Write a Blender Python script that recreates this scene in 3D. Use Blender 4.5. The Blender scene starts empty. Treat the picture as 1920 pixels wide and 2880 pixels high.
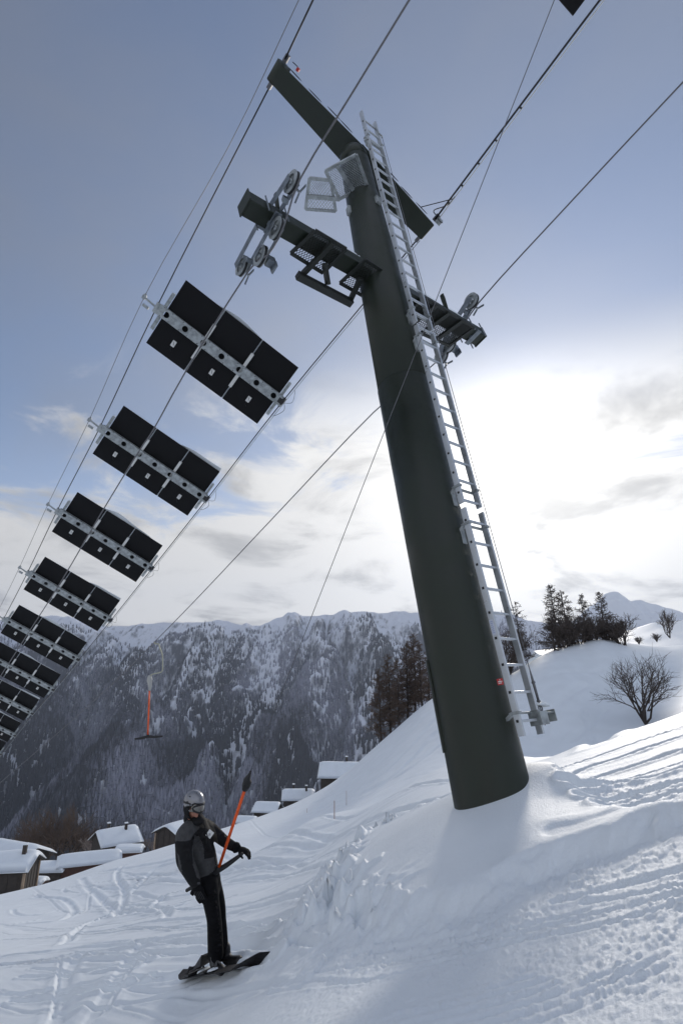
import bpy, math, random
import numpy as np
from mathutils import Vector, Matrix
random.seed(7); rng = np.random.default_rng(11)
scn = bpy.context.scene
COL = scn.collection
# ------------------------------------------------------------------ camera
FOC = 1560.0; PITCH = math.atan(510/1560.)
CP, SP = math.cos(PITCH), math.sin(PITCH)
cam_d = bpy.data.cameras.new('camera'); cam = bpy.data.objects.new('camera', cam_d); COL.objects.link(cam)
cam_d.sensor_fit = 'VERTICAL'; cam_d.sensor_height = 24; cam_d.lens = 24*FOC/2880
cam_d.clip_start = .05; cam_d.clip_end = 20000
cam.location = (0, 0, 0); cam.rotation_euler = (math.pi/2+PITCH, 0, 0)
scn.camera = cam
# ------------------------------------------------------------------ light
SUN = Vector((.3156, .8812, .352)).normalized()
SUN_EL = math.asin(SUN.z); SUN_AZ = math.atan2(SUN.x, SUN.y)
scn.view_settings.view_transform = 'Standard'; scn.view_settings.look = 'None'
scn.view_settings.gamma = 1; scn.view_settings.exposure = 0.08
sl = bpy.data.lights.new('sun', 'SUN'); sl.energy = 1.95; sl.angle = math.radians(8.0); sl.color = (1, .93, .84)
so = bpy.data.objects.new('sun', sl); COL.objects.link(so)
so.rotation_euler = SUN.to_track_quat('Z', 'Y').to_euler()
w = bpy.data.worlds.new('World'); scn.world = w; w.use_nodes = True
nt = w.node_tree; nt.nodes.clear()
class NT:
    def __init__(s, nt): s.nt = nt
    def n(s, t, **k):
        nd = s.nt.nodes.new(t)
        for a, b in k.items(): setattr(nd, a, b)
        return nd
    def link(s, a, b): s.nt.links.new(a, b)
    def put(s, inp, v):
        if isinstance(v, bpy.types.NodeSocket): s.link(v, inp)
        else: inp.default_value = v
    def math(s, op, a, b=0.0, c=0.0, clamp=False):
        m = s.n('ShaderNodeMath', operation=op, use_clamp=clamp)
        s.put(m.inputs[0], a); s.put(m.inputs[1], b)
        if op in ('MULTIPLY_ADD', 'SMOOTH_MIN', 'COMPARE'): s.put(m.inputs[2], c)
        return m.outputs[0]
    def mapr(s, v, a, b, c=0., d=1., smooth=True):
        m = s.n('ShaderNodeMapRange'); m.interpolation_type = 'SMOOTHSTEP' if smooth else 'LINEAR'
        s.put(m.inputs[0], v)
        for i, x in enumerate((a, b, c, d)): s.put(m.inputs[i+1], x)
        return m.outputs[0]
    def mix(s, f, a, b):
        m = s.n('ShaderNodeMix', data_type='RGBA')
        s.put(m.inputs[0], f); s.put(m.inputs[6], a); s.put(m.inputs[7], b)
        return m.outputs[2]
    def noise(s, vec, scale, detail=4, rough=.55, dist=0., lac=2.0):
        m = s.n('ShaderNodeTexNoise')
        if vec is not None: s.link(vec, m.inputs['Vector'])
        m.inputs['Scale'].default_value = scale; m.inputs['Detail'].default_value = detail
        m.inputs['Roughness'].default_value = rough; m.inputs['Distortion'].default_value = dist
        m.inputs['Lacunarity'].default_value = lac
        return m.outputs['Fac']
T = NT(nt)
sky = T.n('ShaderNodeTexSky', sky_type='NISHITA'); sky.sun_disc = False
sky.sun_elevation = SUN_EL; sky.sun_rotation = SUN_AZ; sky.air_density = 1.0; sky.dust_density = 1.2; sky.ozone_density = 1.5; sky.altitude = 1600
tc = T.n('ShaderNodeTexCoord').outputs['Generated']
sep = T.n('ShaderNodeSeparateXYZ'); T.link(tc, sep.inputs[0])
dot = T.n('ShaderNodeVectorMath', operation='DOT_PRODUCT'); T.link(tc, dot.inputs[0]); dot.inputs[1].default_value = SUN
cosg = dot.outputs['Value']
elev = sep.outputs[2]
# clouds are laid on a flat deck: direction / height
den = T.math('ADD', T.math('MAXIMUM', elev, 0.0), .16)
cx = T.math('DIVIDE', sep.outputs[0], den); cy = T.math('DIVIDE', sep.outputs[1], den)
comb = T.n('ShaderNodeCombineXYZ'); T.link(cx, comb.inputs[0]); T.link(cy, comb.inputs[1])
n1 = T.noise(comb.outputs[0], 2.3, 9, .62, .5)
n2 = T.noise(comb.outputs[0], .35, 4, .5, .3)
n3 = T.noise(comb.outputs[0], 1.7, 6, .55, .5)
# cloud cover grows towards the horizon and towards the sun
cg = T.math('MAXIMUM', cosg, 0.0)
glow = T.math('POWER', cg, 22.0); glow_w = T.math('POWER', cg, 4.0); glow_c = T.math('POWER', cg, 120.0)
back_fill = T.mapr(sep.outputs[1], .25, -.45)                    # unseen sky behind the viewer, brightened as added fill light
low = T.mapr(elev, .38, .15)
cover = T.math('ADD', T.math('MULTIPLY', low, .55), T.math('MULTIPLY', T.math('POWER', cg, 9.0), .46))
cl = T.math('ADD', T.math('ADD', T.math('MULTIPLY', n1, 1.25), T.math('MULTIPLY', n2, .45)), T.math('SUBTRACT', cover, .26))
mask = T.mapr(cl, .66, .88)
mask = T.math('MULTIPLY', mask, T.mapr(elev, .58, .40))
shade = T.mapr(T.math('ADD', T.math('MULTIPLY', n3, .78), T.math('MULTIPLY', n1, .22)), .45, .68)
nsky = T.n('ShaderNodeMix', data_type='RGBA', blend_type='MULTIPLY'); nsky.inputs[0].default_value = 1
T.link(sky.outputs[0], nsky.inputs[6]); nsky.inputs[7].default_value = (.122, .128, .138, 1)
veil_v = T.math('ADD', T.math('ADD', T.math('MULTIPLY', glow_w, .36), .165), T.math('MULTIPLY', back_fill, .75))
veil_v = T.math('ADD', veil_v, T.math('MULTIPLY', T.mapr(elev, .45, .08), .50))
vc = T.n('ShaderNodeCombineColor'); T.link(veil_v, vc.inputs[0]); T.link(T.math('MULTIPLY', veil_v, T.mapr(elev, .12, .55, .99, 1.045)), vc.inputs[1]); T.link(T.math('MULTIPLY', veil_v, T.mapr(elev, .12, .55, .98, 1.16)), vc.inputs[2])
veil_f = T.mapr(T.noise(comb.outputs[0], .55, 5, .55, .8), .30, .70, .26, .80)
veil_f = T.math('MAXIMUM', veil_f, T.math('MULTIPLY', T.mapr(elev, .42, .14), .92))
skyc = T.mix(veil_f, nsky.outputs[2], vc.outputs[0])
cb = T.math('ADD', T.math('ADD', T.math('MULTIPLY', glow, .36), T.math('MULTIPLY', glow_w, .22)), .55)
cb = T.math('MULTIPLY', cb, T.mapr(shade, 0, 1, 1.20, .62))
cc = T.n('ShaderNodeCombineColor'); T.link(cb, cc.inputs[0]); T.link(T.math('MULTIPLY', cb, .985), cc.inputs[1]); T.link(T.math('MULTIPLY', cb, .955), cc.inputs[2])
skyc = T.mix(mask, skyc, cc.outputs[0])
gl = T.math('MULTIPLY', T.math('ADD', T.math('MULTIPLY', glow, .10), T.math('MULTIPLY', glow_c, .75)), T.mapr(shade, 0, 1, 1.1, .55))
gc = T.n('ShaderNodeCombineColor'); T.link(gl, gc.inputs[0]); T.link(T.math('MULTIPLY', gl, .97), gc.inputs[1]); T.link(T.math('MULTIPLY', gl, .90), gc.inputs[2])
add = T.n('ShaderNodeMix', data_type='RGBA', blend_type='ADD'); add.inputs[0].default_value = 1
T.link(skyc, add.inputs[6]); T.link(gc.outputs[0], add.inputs[7])
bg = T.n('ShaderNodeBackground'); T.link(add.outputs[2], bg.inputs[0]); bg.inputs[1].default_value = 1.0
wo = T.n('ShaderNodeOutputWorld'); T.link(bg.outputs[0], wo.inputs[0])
w.cycles.sampling_method = 'AUTOMATIC'
# ------------------------------------------------------------------ frame of the place
def c2w(v): v = np.asarray(v, float); return np.array([v[0], v[2]*CP-v[1]*SP, v[1]*CP+v[2]*SP])
def w2c(v): v = np.asarray(v, float); return np.array([v[0], -v[1]*SP+v[2]*CP, v[1]*CP+v[2]*SP])
def P(x, y, F): return c2w(((x-960)/FOC*F, (1440-y)/FOC*F, F))          # point at depth F metres
def ray(x, y): v = c2w(((x-960)/FOC, (1440-y)/FOC, 1.)); return v
def onplane(x, y, p0, n): d = ray(x, y); return d*(np.dot(p0, n)/np.dot(d, n))
def nrm(v): v = np.asarray(v, float); return v/np.linalg.norm(v)
L = nrm(ray(-549, 2846)); A = nrm(ray(3000, 1900)); A = nrm(A-A.dot(L)*L); NN = -np.cross(A, -L)   # lift line downhill, across, upwards
M = nrm(ray(503, -1819))                                                # mast axis
BASE = P(1385, 2245, 5.6); ARM = BASE+M*7.29
AH = nrm([A[0], A[1], 0.])
# ------------------------------------------------------------------ materials
MATS = {}
def mat(name, col, rough=.6, metal=0., var=.0, scale=6., bump=0., bscale=30., spec=.5, emis=None):
    if name in MATS: return MATS[name]
    m = bpy.data.materials.new(name); m.use_nodes = True; t = NT(m.node_tree)
    b = m.node_tree.nodes['Principled BSDF']
    b.inputs['Base Color'].default_value = (*col, 1); b.inputs['Roughness'].default_value = rough; b.inputs['Metallic'].default_value = metal
    b.inputs['Specular IOR Level'].default_value = spec
    o = t.n('ShaderNodeTexCoord').outputs['Object']
    if var:
        n = t.noise(o, scale, 5, .6)
        f = t.mapr(n, .3, .7)
        c = t.mix(f, (*[x*(1-var) for x in col], 1), (*[min(1, x*(1+var)) for x in col], 1))
        t.link(c, b.inputs['Base Color'])
        t.link(t.mapr(n, .3, .7, max(.05, rough-.1), min(1, rough+.1)), b.inputs['Roughness'])
    if bump:
        bn = t.n('ShaderNodeBump'); bn.inputs['Strength'].default_value = 1; bn.inputs['Distance'].default_value = bump
        t.link(t.noise(o, bscale, 4, .6), bn.inputs['Height']); t.link(bn.outputs[0], b.inputs['Normal'])
    MATS[name] = m; return m
# ------------------------------------------------------------------ mesh building
def frame(d, up=(0, 0, 1)):
    d = nrm(d); up = np.asarray(up, float)
    x = np.cross(up, d)
    if np.linalg.norm(x) < 1e-4: x = np.cross((1, 0, 0), d)
    x = nrm(x); return x, np.cross(d, x), d
class MB:
    def __init__(s): s.v = []; s.f = []; s.sm = []
    def add(s, vs, fs, smooth=False):
        o = len(s.v); s.v += [tuple(map(float, p)) for p in vs]
        s.f += [tuple(i+o for i in f) for f in fs]; s.sm += [smooth]*len(fs); return s
    def box(s, c, ax, sz, ch=0.):
        c = np.asarray(c, float); ax = [np.asarray(a, float) for a in ax]; h = [q/2 for q in sz]
        vs = [c+ax[0]*h[0]*i+ax[1]*h[1]*j+ax[2]*h[2]*k for i in (-1, 1) for j in (-1, 1) for k in (-1, 1)]
        return s.add(vs, [(0, 1, 3, 2), (4, 6, 7, 5), (0, 4, 5, 1), (2, 3, 7, 6), (0, 2, 6, 4), (1, 5, 7, 3)])
    def bar(s, a, b, wx, wy, up=(0, 0, 1)):
        a = np.asarray(a, float); b = np.asarray(b, float); x, y, d = frame(b-a, up)
        return s.box((a+b)/2, (x, y, d), (wx, wy, np.linalg.norm(b-a)))
    def tube(s, pts, rad, n=8, caps=True, up=(0, 0, 1), sx=1., sy=1.):
        pts = [np.asarray(p, float) for p in pts]; k = len(pts)
        if np.isscalar(rad): rad = [rad]*k
        vs = []; fs = []
        x = None
        for i, p in enumerate(pts):
            d = nrm(pts[min(i+1, k-1)]-pts[max(i-1, 0)])
            if x is None: x, y, _ = frame(d, up)
            else:
                x = x-d*np.dot(x, d); x = nrm(x); y = np.cross(d, x)
            for j in range(n):
                a = 2*math.pi*j/n; vs.append(p+rad[i]*(x*math.cos(a)*sx+y*math.sin(a)*sy))
        for i in range(k-1):
            for j in range(n):
                a = i*n+j; b = i*n+(j+1) % n; fs.append((a, b, b+n, a+n))
        s.add(vs, fs, True)
        if caps:
            o = len(s.v)-k*n
            s.f += [tuple(o+j for j in reversed(range(n))), tuple(o+(k-1)*n+j for j in range(n))]; s.sm += [False, False]
        return s
    def ring(s, c, ax, ro, ri, th, n=24):
        x, y, d = frame(ax); c = np.asarray(c, float); vs = []; fs = []
        for j in range(n):
            a = 2*math.pi*j/n; u = x*math.cos(a)+y*math.sin(a)
            for r, h in ((ro, -th/2), (ro, th/2), (ri, th/2), (ri, -th/2)): vs.append(c+u*r+d*h)
        for j in range(n):
            k = (j+1) % n
            for q in range(4):
                fs.append((4*j+q, 4*k+q, 4*k+(q+1) % 4, 4*j+(q+1) % 4))
        return s.add(vs, fs)
    def prism(s, pts, off):
        k = len(pts); pts = [np.asarray(p, float) for p in pts]; off = np.asarray(off, float)
        vs = [p-off/2 for p in pts]+[p+off/2 for p in pts]
        fs = [tuple(reversed(range(k))), tuple(range(k, 2*k))]+[(j, (j+1) % k, (j+1) % k+k, j+k) for j in range(k)]
        return s.add(vs, fs)
    def ell(s, c, ax, sz, nu=14, nv=9):
        c = np.asarray(c, float); vs = []; fs = []
        for i in range(nv+1):
            t = math.pi*i/nv
            for j in range(nu):
                p = 2*math.pi*j/nu
                vs.append(c+ax[0]*sz[0]*math.sin(t)*math.cos(p)+ax[1]*sz[1]*math.sin(t)*math.sin(p)+ax[2]*sz[2]*math.cos(t))
        for i in range(nv):
            for j in range(nu):
                a = i*nu+j; b = i*nu+(j+1) % nu; fs.append((a, a+nu, b+nu, b))
        return s.add(vs, fs, True)
    def mesh(s, name, origin=(0, 0, 0)):
        me = bpy.data.meshes.new(name); o = np.asarray(origin, float)
        me.from_pydata([tuple(np.array(p)-o) for p in s.v], [], s.f); me.validate()
        if len(me.polygons) == len(s.sm): me.polygons.foreach_set('use_smooth', s.sm)
        me.update(); return me
    def build(s, name, m, parent=None, bevel=0., origin=None, label=None):
        if origin is None:
            origin = (0, 0, 0) if parent is None else WORG[parent.name]
        o = bpy.data.objects.new(name, s.mesh(name, origin)); COL.objects.link(o)
        o.data.materials.append(m)
        if parent is not None: o.parent = parent
        else: o.location = Vector(origin)
        WORG[o.name] = tuple(origin)
        if bevel:
            b = o.modifiers.new('bevel', 'BEVEL'); b.width = bevel; b.segments = 2; b.limit_method = 'ANGLE'
        if label: o['label'] = label
        return o
WORG = {}
def empty(name, loc, label, cat, group=None):
    o = bpy.data.objects.new(name, None); COL.objects.link(o); o.location = Vector(loc); o.empty_display_size = .2
    WORG[o.name] = tuple(map(float, loc)); tag(o, label, cat, group); return o
def tag(o, label=None, cat=None, group=None, kind=None):
    if label: o['label'] = label
    if cat: o['category'] = cat
    if group: o['group'] = group
    if kind: o['kind'] = kind
    return o
def copy_tree(o, parent=None):
    c = o.copy(); COL.objects.link(c); c.parent = parent
    WORG[c.name] = WORG.get(o.name, (0, 0, 0))
    for ch in list(KIDS(o)): copy_tree(ch, c)
    return c
def KIDS(o): return [q for q in COL.objects if q.parent == o]
def npmesh(name, V, F, m, smooth=True):
    me = bpy.data.meshes.new(name); V = np.ascontiguousarray(V, dtype=np.float32); F = np.ascontiguousarray(F, dtype=np.int32)
    k = F.shape[1]
    me.vertices.add(len(V)); me.vertices.foreach_set('co', V.ravel())
    me.loops.add(F.size); me.loops.foreach_set('vertex_index', F.ravel())
    me.polygons.add(len(F)); me.polygons.foreach_set('loop_start', np.arange(0, F.size, k, dtype=np.int32))
    me.polygons.foreach_set('use_smooth', np.full(len(F), smooth))
    me.update(calc_edges=True); me.materials.append(m)
    o = bpy.data.objects.new(name, me); COL.objects.link(o); WORG[o.name] = (0, 0, 0); return o
# numpy value noise
TAB = rng.random((256, 256))
def vn(x, y):
    xi = np.floor(x).astype(int); yi = np.floor(y).astype(int); fx = x-xi; fy = y-yi
    fx = fx*fx*fx*(fx*(fx*6-15)+10); fy = fy*fy*fy*(fy*(fy*6-15)+10)
    a = TAB[xi & 255, yi & 255]; b = TAB[(xi+1) & 255, yi & 255]; c = TAB[xi & 255, (yi+1) & 255]; d = TAB[(xi+1) & 255, (yi+1) & 255]
    return (a*(1-fx)+b*fx)*(1-fy)+(c*(1-fx)+d*fx)*fy-.5
def fbm(x, y, o=4, g=.5):
    s = 0; a = 1.
    for i in range(o):
        s = s+a*vn(x+17.3*i, y-9.1*i); x = x*2.03*.8-y*2.03*.6; y = (x*.0)+y*2.03*.8+x*.6; a *= g
    return s
def sst(x, a, b): t = np.clip((x-a)/(b-a), 0, 1); return t*t*(3-2*t)
NTH, NRR, NFOREST = 850, 950, 105000
HAZE = .00011
# ------------------------------------------------------------------ snow slope
def plane_h(x, y): return -3.24+.522*(x+1.59)-.112*(y-8.11)
CPTS = [(600,2745,6.7),(0,2880,9.5),(300,2800,8),(0,2700,17),(300,2650,15),(0,2600,33),(300,2520,38),(600,2600,10.6),(600,2480,21),
 (0,2525,60),(150,2490,62),(300,2440,65),(450,2402,68),(600,2350,70),(740,2310,75),(880,2250,80),(980,2190,80),(1080,2092,78),(1150,2035,76),(1225,1972,74),(1310,1935,68),
 (880,2400,17),(1080,2270,15),(1240,2165,20),(900,2290,24),(1240,2080,46),(1385,2262,5.75),(1100,2500,5.0),(1100,2700,3.7),(900,2600,5.3),(960,2880,2.8),(1500,2700,2.9),(500,2880,6.0),
 (1490,2150,12),(1600,2110,11.3),(1700,2075,10.8),(1820,2038,10.3),(1920,2002,9.8),(1700,2180,6.8),(1920,2150,5.4),(1600,2300,5.0),(1920,2300,3.8),
 (1600,2290,22),(1750,2240,22),(1900,2180,22),(1520,2180,22),(1500,2140,38),(1700,2070,40),(1815,2022,41),(1930,1988,41),(1500,2000,45),(1700,1945,48),(1900,1905,50),
 (740,2345,45),(880,2290,48),(980,2235,48),(1080,2150,50),(650,2370,40),(820,2360,30),(960,2320,28),
 (1440,1905,57),(1500,1870,56),(1560,1842,56),(1690,1812,57),(1800,1818,59),(1920,1812,61)]
CW = [P(*q) for q in CPTS]
for (x, y, F) in [(0,2640,110),(300,2580,110),(600,2470,115),(880,2370,120),(1080,2260,120),(1225,2150,120),(1440,2050,88),(1690,1960,90),(1920,1960,94)]: CW.append(P(x, y, F))
for (x, y) in [(-120,-40),(-60,-60),(0,-80),(80,-60),(120,0),(120,80),(-100,20),(-110,60),(0,-10),(12,-6),(-12,-6),(5,0),(-4,2)]: CW.append(np.array([x, y, plane_h(x, y)*(.8 if abs(x)>30 else 1)]))
CW = np.array(CW)
_res = CW[:, 2]-plane_h(CW[:, 0], CW[:, 1])
def _k(r2): return r2*np.log(r2+1e-4)*.5
# solve in log-polar-ish stretched space so near detail and far detail both fit
def _st(x, y): r = np.sqrt(x*x+y*y)+1e-9; s = np.log1p(r/3)*3/r; return x*s, y*s
_sx, _sy = _st(CW[:, 0], CW[:, 1])
_K = _k((_sx[:, None]-_sx[None])**2+(_sy[:, None]-_sy[None])**2)+np.eye(len(_sx))*.0005
_Q = np.stack([np.ones(len(_sx)), _sx, _sy], 1)
_S = np.block([[_K, _Q], [_Q.T, np.zeros((3, 3))]])
_c = np.linalg.solve(_S, np.concatenate([_res, np.zeros(3)]))
def base_h(x, y):
    sh = x.shape; x = x.ravel(); y = y.ravel(); out = np.empty(len(x))
    for i in range(0, len(x), 60000):
        a, b = _st(x[i:i+60000], y[i:i+60000])
        out[i:i+60000] = _k((a[:, None]-_sx[None])**2+(b[:, None]-_sy[None])**2)@_c[:-3]+_c[-3]+_c[-2]*a+_c[-1]*b
    r = np.hypot(x, y); h = plane_h(x, y)+out
    ahead = sst(y/np.maximum(r, 1e-6), -.2, .5)
    f = sst(r, 118, 330)*ahead
    h = h*(1-f)+(-90-.42*(r-150))*f
    f2 = sst(r, 60, 200)*(1-ahead)
    h = h*(1-f2)+np.clip(plane_h(x, y), -160, 120)*f2
    return np.maximum(h, -520).reshape(sh)
# reference grid for fast ray hits
def hit(px, py, tmax=200.):
    d = ray(px, py); t = np.exp(np.linspace(math.log(1.2), math.log(tmax), 1400))
    h = base_h(d[0]*t, d[1]*t); below = d[2]*t < h
    i = int(np.argmax(below)) if below.any() else len(t)-1
    if i > 0:
        a, b = t[i-1], t[i]
        for _ in range(12):
            m = (a+b)/2; hm = base_h(np.array([d[0]*m]), np.array([d[1]*m]))[0]
            if d[2]*m < hm: b = m
            else: a = m
        return d*b
    return d*t[0]
def poly_sd(x, y, pts):
    """distance, and inside flag, to a closed polygon"""
    n = len(pts); best = np.full(x.shape, 1e9); ins = np.zeros(x.shape, bool)
    for i in range(n):
        ax, ay = pts[i][:2]; bx, by = pts[(i+1) % n][:2]; dx, dy = bx-ax, by-ay
        t = np.clip(((x-ax)*dx+(y-ay)*dy)/(dx*dx+dy*dy), 0, 1)
        best = np.minimum(best, np.hypot(x-ax-t*dx, y-ay-t*dy))
        cr = ((ay > y) != (by > y)) & (x < (bx-ax)*(y-ay)/(by-ay+1e-12)+ax); ins ^= cr
    return np.where(ins, best, -best)
MOUND = [hit(*q) for q in [(2050,2285),(1920,2335),(1800,2378),(1650,2428),(1500,2485),(1380,2550),(1250,2600),(1120,2625),(1000,2590),(930,2520),(950,2450),(1000,2390),(1080,2335),(1180,2300),(1280,2262),(1480,2192),(1560,2215),(1660,2262),(1760,2290),(1920,2268)]]
TRACKS = []   # polyline (image guide points dropped on the slope), half width m, depth m
def trk(pts, w_, d_): TRACKS.append(([hit(*q)[:2] for q in pts], w_, d_))
for p_, w_, d_ in [
 ([(1490,2192),(1620,2148),(1770,2096),(1930,2042)],.045,.05), ([(1500,2215),(1640,2166),(1780,2120),(1930,2068)],.07,.07), ([(1540,2228),(1700,2180),(1930,2105)],.09,.09),
 ([(1600,2270),(1720,2226),(1820,2196),(1930,2158)],.09,.09), ([(1640,2290),(1790,2242),(1930,2196)],.08,.07), ([(1590,2250),(1760,2200),(1930,2140)],.05,.05), ([(1700,2300),(1800,2268),(1930,2228)],.10,.07),
 ([(1590,2392),(1660,2378),(1720,2352),(1775,2325),(1850,2318)],.13,-.0), ([(1570,2392),(1670,2366),(1740,2338),(1860,2290),(1960,2270)],.15,.028),
 ([(700,2310),(900,2290),(1100,2240),(1290,2195)],.12,.06), ([(620,2370),(850,2335),(1100,2290),(1260,2240)],.15,.08), ([(600,2400),(800,2370),(1000,2330),(1200,2265)],.16,.07),
 ([(620,2440),(800,2425),(950,2390),(1060,2340)],.10,.07), ([(640,2480),(800,2465),(960,2420)],.14,.09), ([(0,2590),(200,2560),(430,2540)],.10,.05),
 ([(0,2650),(250,2625),(520,2590),(760,2540),(900,2500)],.11,.08), ([(0,2600),(300,2590),(560,2560),(800,2510),(940,2450)],.08,.06), ([(0,2700),(200,2680),(480,2640),(760,2590),(900,2550)],.10,.08),
 ([(0,2720),(260,2705),(520,2680),(760,2630)],.12,.06), ([(120,2640),(420,2620),(560,2600)],.06,.06), ([(250,2540),(500,2520),(560,2500),(700,2450),(900,2400)],.12,.06),
 ([(390,2420),(340,2440),(330,2470),(350,2500),(345,2540),(330,2570)],.25,.16), ([(230,2470),(250,2500),(290,2530),(330,2560),(400,2560),(460,2520)],.3,.13),
 ([(520,2420),(440,2440),(400,2480),(360,2520)],.3,.10), ([(100,2520),(180,2530),(210,2560),(170,2590),(60,2600)],.25,.12), ([(300,2450),(420,2430),(480,2420)],.4,.12), ([(0,2560),(160,2535),(300,2500),(460,2480),(620,2455),(860,2420)],.2,.10),
 ([(170,2880),(175,2800),(190,2740),(215,2700)],.20,.06), ([(270,2860),(330,2760),(370,2690),(400,2660)],.20,.06), ([(150,2860),(160,2790),(170,2700)],.05,.04), ([(300,2850),(350,2760),(395,2690)],.05,.04), ([(180,2660),(240,2600),(330,2560)],.2,.12),
 ([(0,2790),(200,2800),(420,2790),(560,2760)],.05,.03), ([(0,2830),(260,2835),(520,2800),(800,2760)],.05,.03), ([(100,2860),(400,2850),(700,2800),(1000,2760)],.035,.02),
 ([(760,2790),(1000,2760),(1250,2700),(1500,2640),(1930,2530)],.03,.018), ([(860,2740),(1100,2705),(1400,2640),(1700,2560),(1930,2510)],.025,.016), ([(1050,2720),(1300,2680),(1600,2600),(1930,2500)],.02,.014),
 ([(1560,2540),(1700,2500),(1930,2440)],.05,.03), ([(1640,2540),(1800,2510),(1930,2485)],.03,.022), ([(1300,2650),(1500,2600),(1650,2560)],.03,.016), ([(1000,2680),(1150,2660),(1330,2620)],.05,.02),
 ([(1225,2020),(1150,2110),(1060,2190),(960,2240)],.5,.10), ([(1230,2060),(1160,2140),(1060,2215),(900,2270)],.6,.12), ([(1200,2010),(1110,2110),(1010,2190),(880,2255)],.5,.09), ([(1240,2100),(1150,2170),(1040,2230)],.4,.08),
 ([(1640,2020),(1660,2060),(1690,2090)],.3,.10), ([(1700,2000),(1650,2040),(1600,2080)],.4,.10), ([(1560,1900),(1650,1895),(1690,1890)],.3,.10), ([(1640,1930),(1560,1990),(1520,2060)],.5,.15)]: trk(p_, w_, d_)
_r = np.random.default_rng(77)
for _i in range(34):
    x0 = -60+_r.random()*560; y0 = 2470+_r.random()*330+max(0, 200-x0)*.12; ln_ = 260+_r.random()*520; sl_ = -.02-.13*_r.random(); wv = 14*_r.normal()
    pt__ = [(x0+ln_*t, y0+ln_*t*sl_+wv*math.sin(t*3.1)-18*t*t) for t in (0, .25, .5, .75, 1)]
    if pt__[-1][0] > 900: continue
    trk(pt__, .045+.05*_r.random(), .05+.05*_r.random())
for _i in range(9):
    x0 = 60+_r.random()*430; y0 = 2450+_r.random()*120; a_ = _r.random()*6.28; R_ = 30+40*_r.random()
    trk([(x0+R_*1.6*math.cos(a_+t), y0+R_*.45*math.sin(a_+t)+t*6) for t in (0, .7, 1.4, 2.1, 2.8)], .12+.08*_r.random(), .09)
def seg_dist(x, y, pts):
    best = np.full(x.shape, 1e9)
    for i in range(len(pts)-1):
        ax, ay = pts[i]; bx, by = pts[i+1]; dx, dy = bx-ax, by-ay
        t = np.clip(((x-ax)*dx+(y-ay)*dy)/(dx*dx+dy*dy+1e-9), 0, 1)
        best = np.minimum(best, np.hypot(x-ax-t*dx, y-ay-t*dy))
    return best
def smooth_poly(pts, n=6):
    out = []; k = len(pts)
    for i in range(k-1):
        p0, p1, p2, p3 = [np.array(pts[min(max(j, 0), k-1)]) for j in (i-1, i, i+1, i+2)]
        for q in range(n):
            t = q/n; out.append(.5*((2*p1)+(-p0+p2)*t+(2*p0-5*p1+4*p2-p3)*t*t+(-p0+3*p1-3*p2+p3)*t**3))
    out.append(np.array(pts[-1])); return out
TRACKS = [(smooth_poly(p_), w_, d_) for p_, w_, d_ in TRACKS]
UD = np.array([-L[0], -L[1]])/np.hypot(L[0], L[1])
def gdir(a, b): q = hit(*b)[:2]-hit(*a)[:2]; return q/np.linalg.norm(q)
UDC = gdir((1150, 2835), (1800, 2590)); UDS = gdir((1000, 2680), (1600, 2535))
CORD = [hit(*q)[:2] for q in [(980,2900),(1130,2815),(1500,2720),(1930,2600),(1930,2900),(1500,2960),(1040,2960)]]
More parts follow.
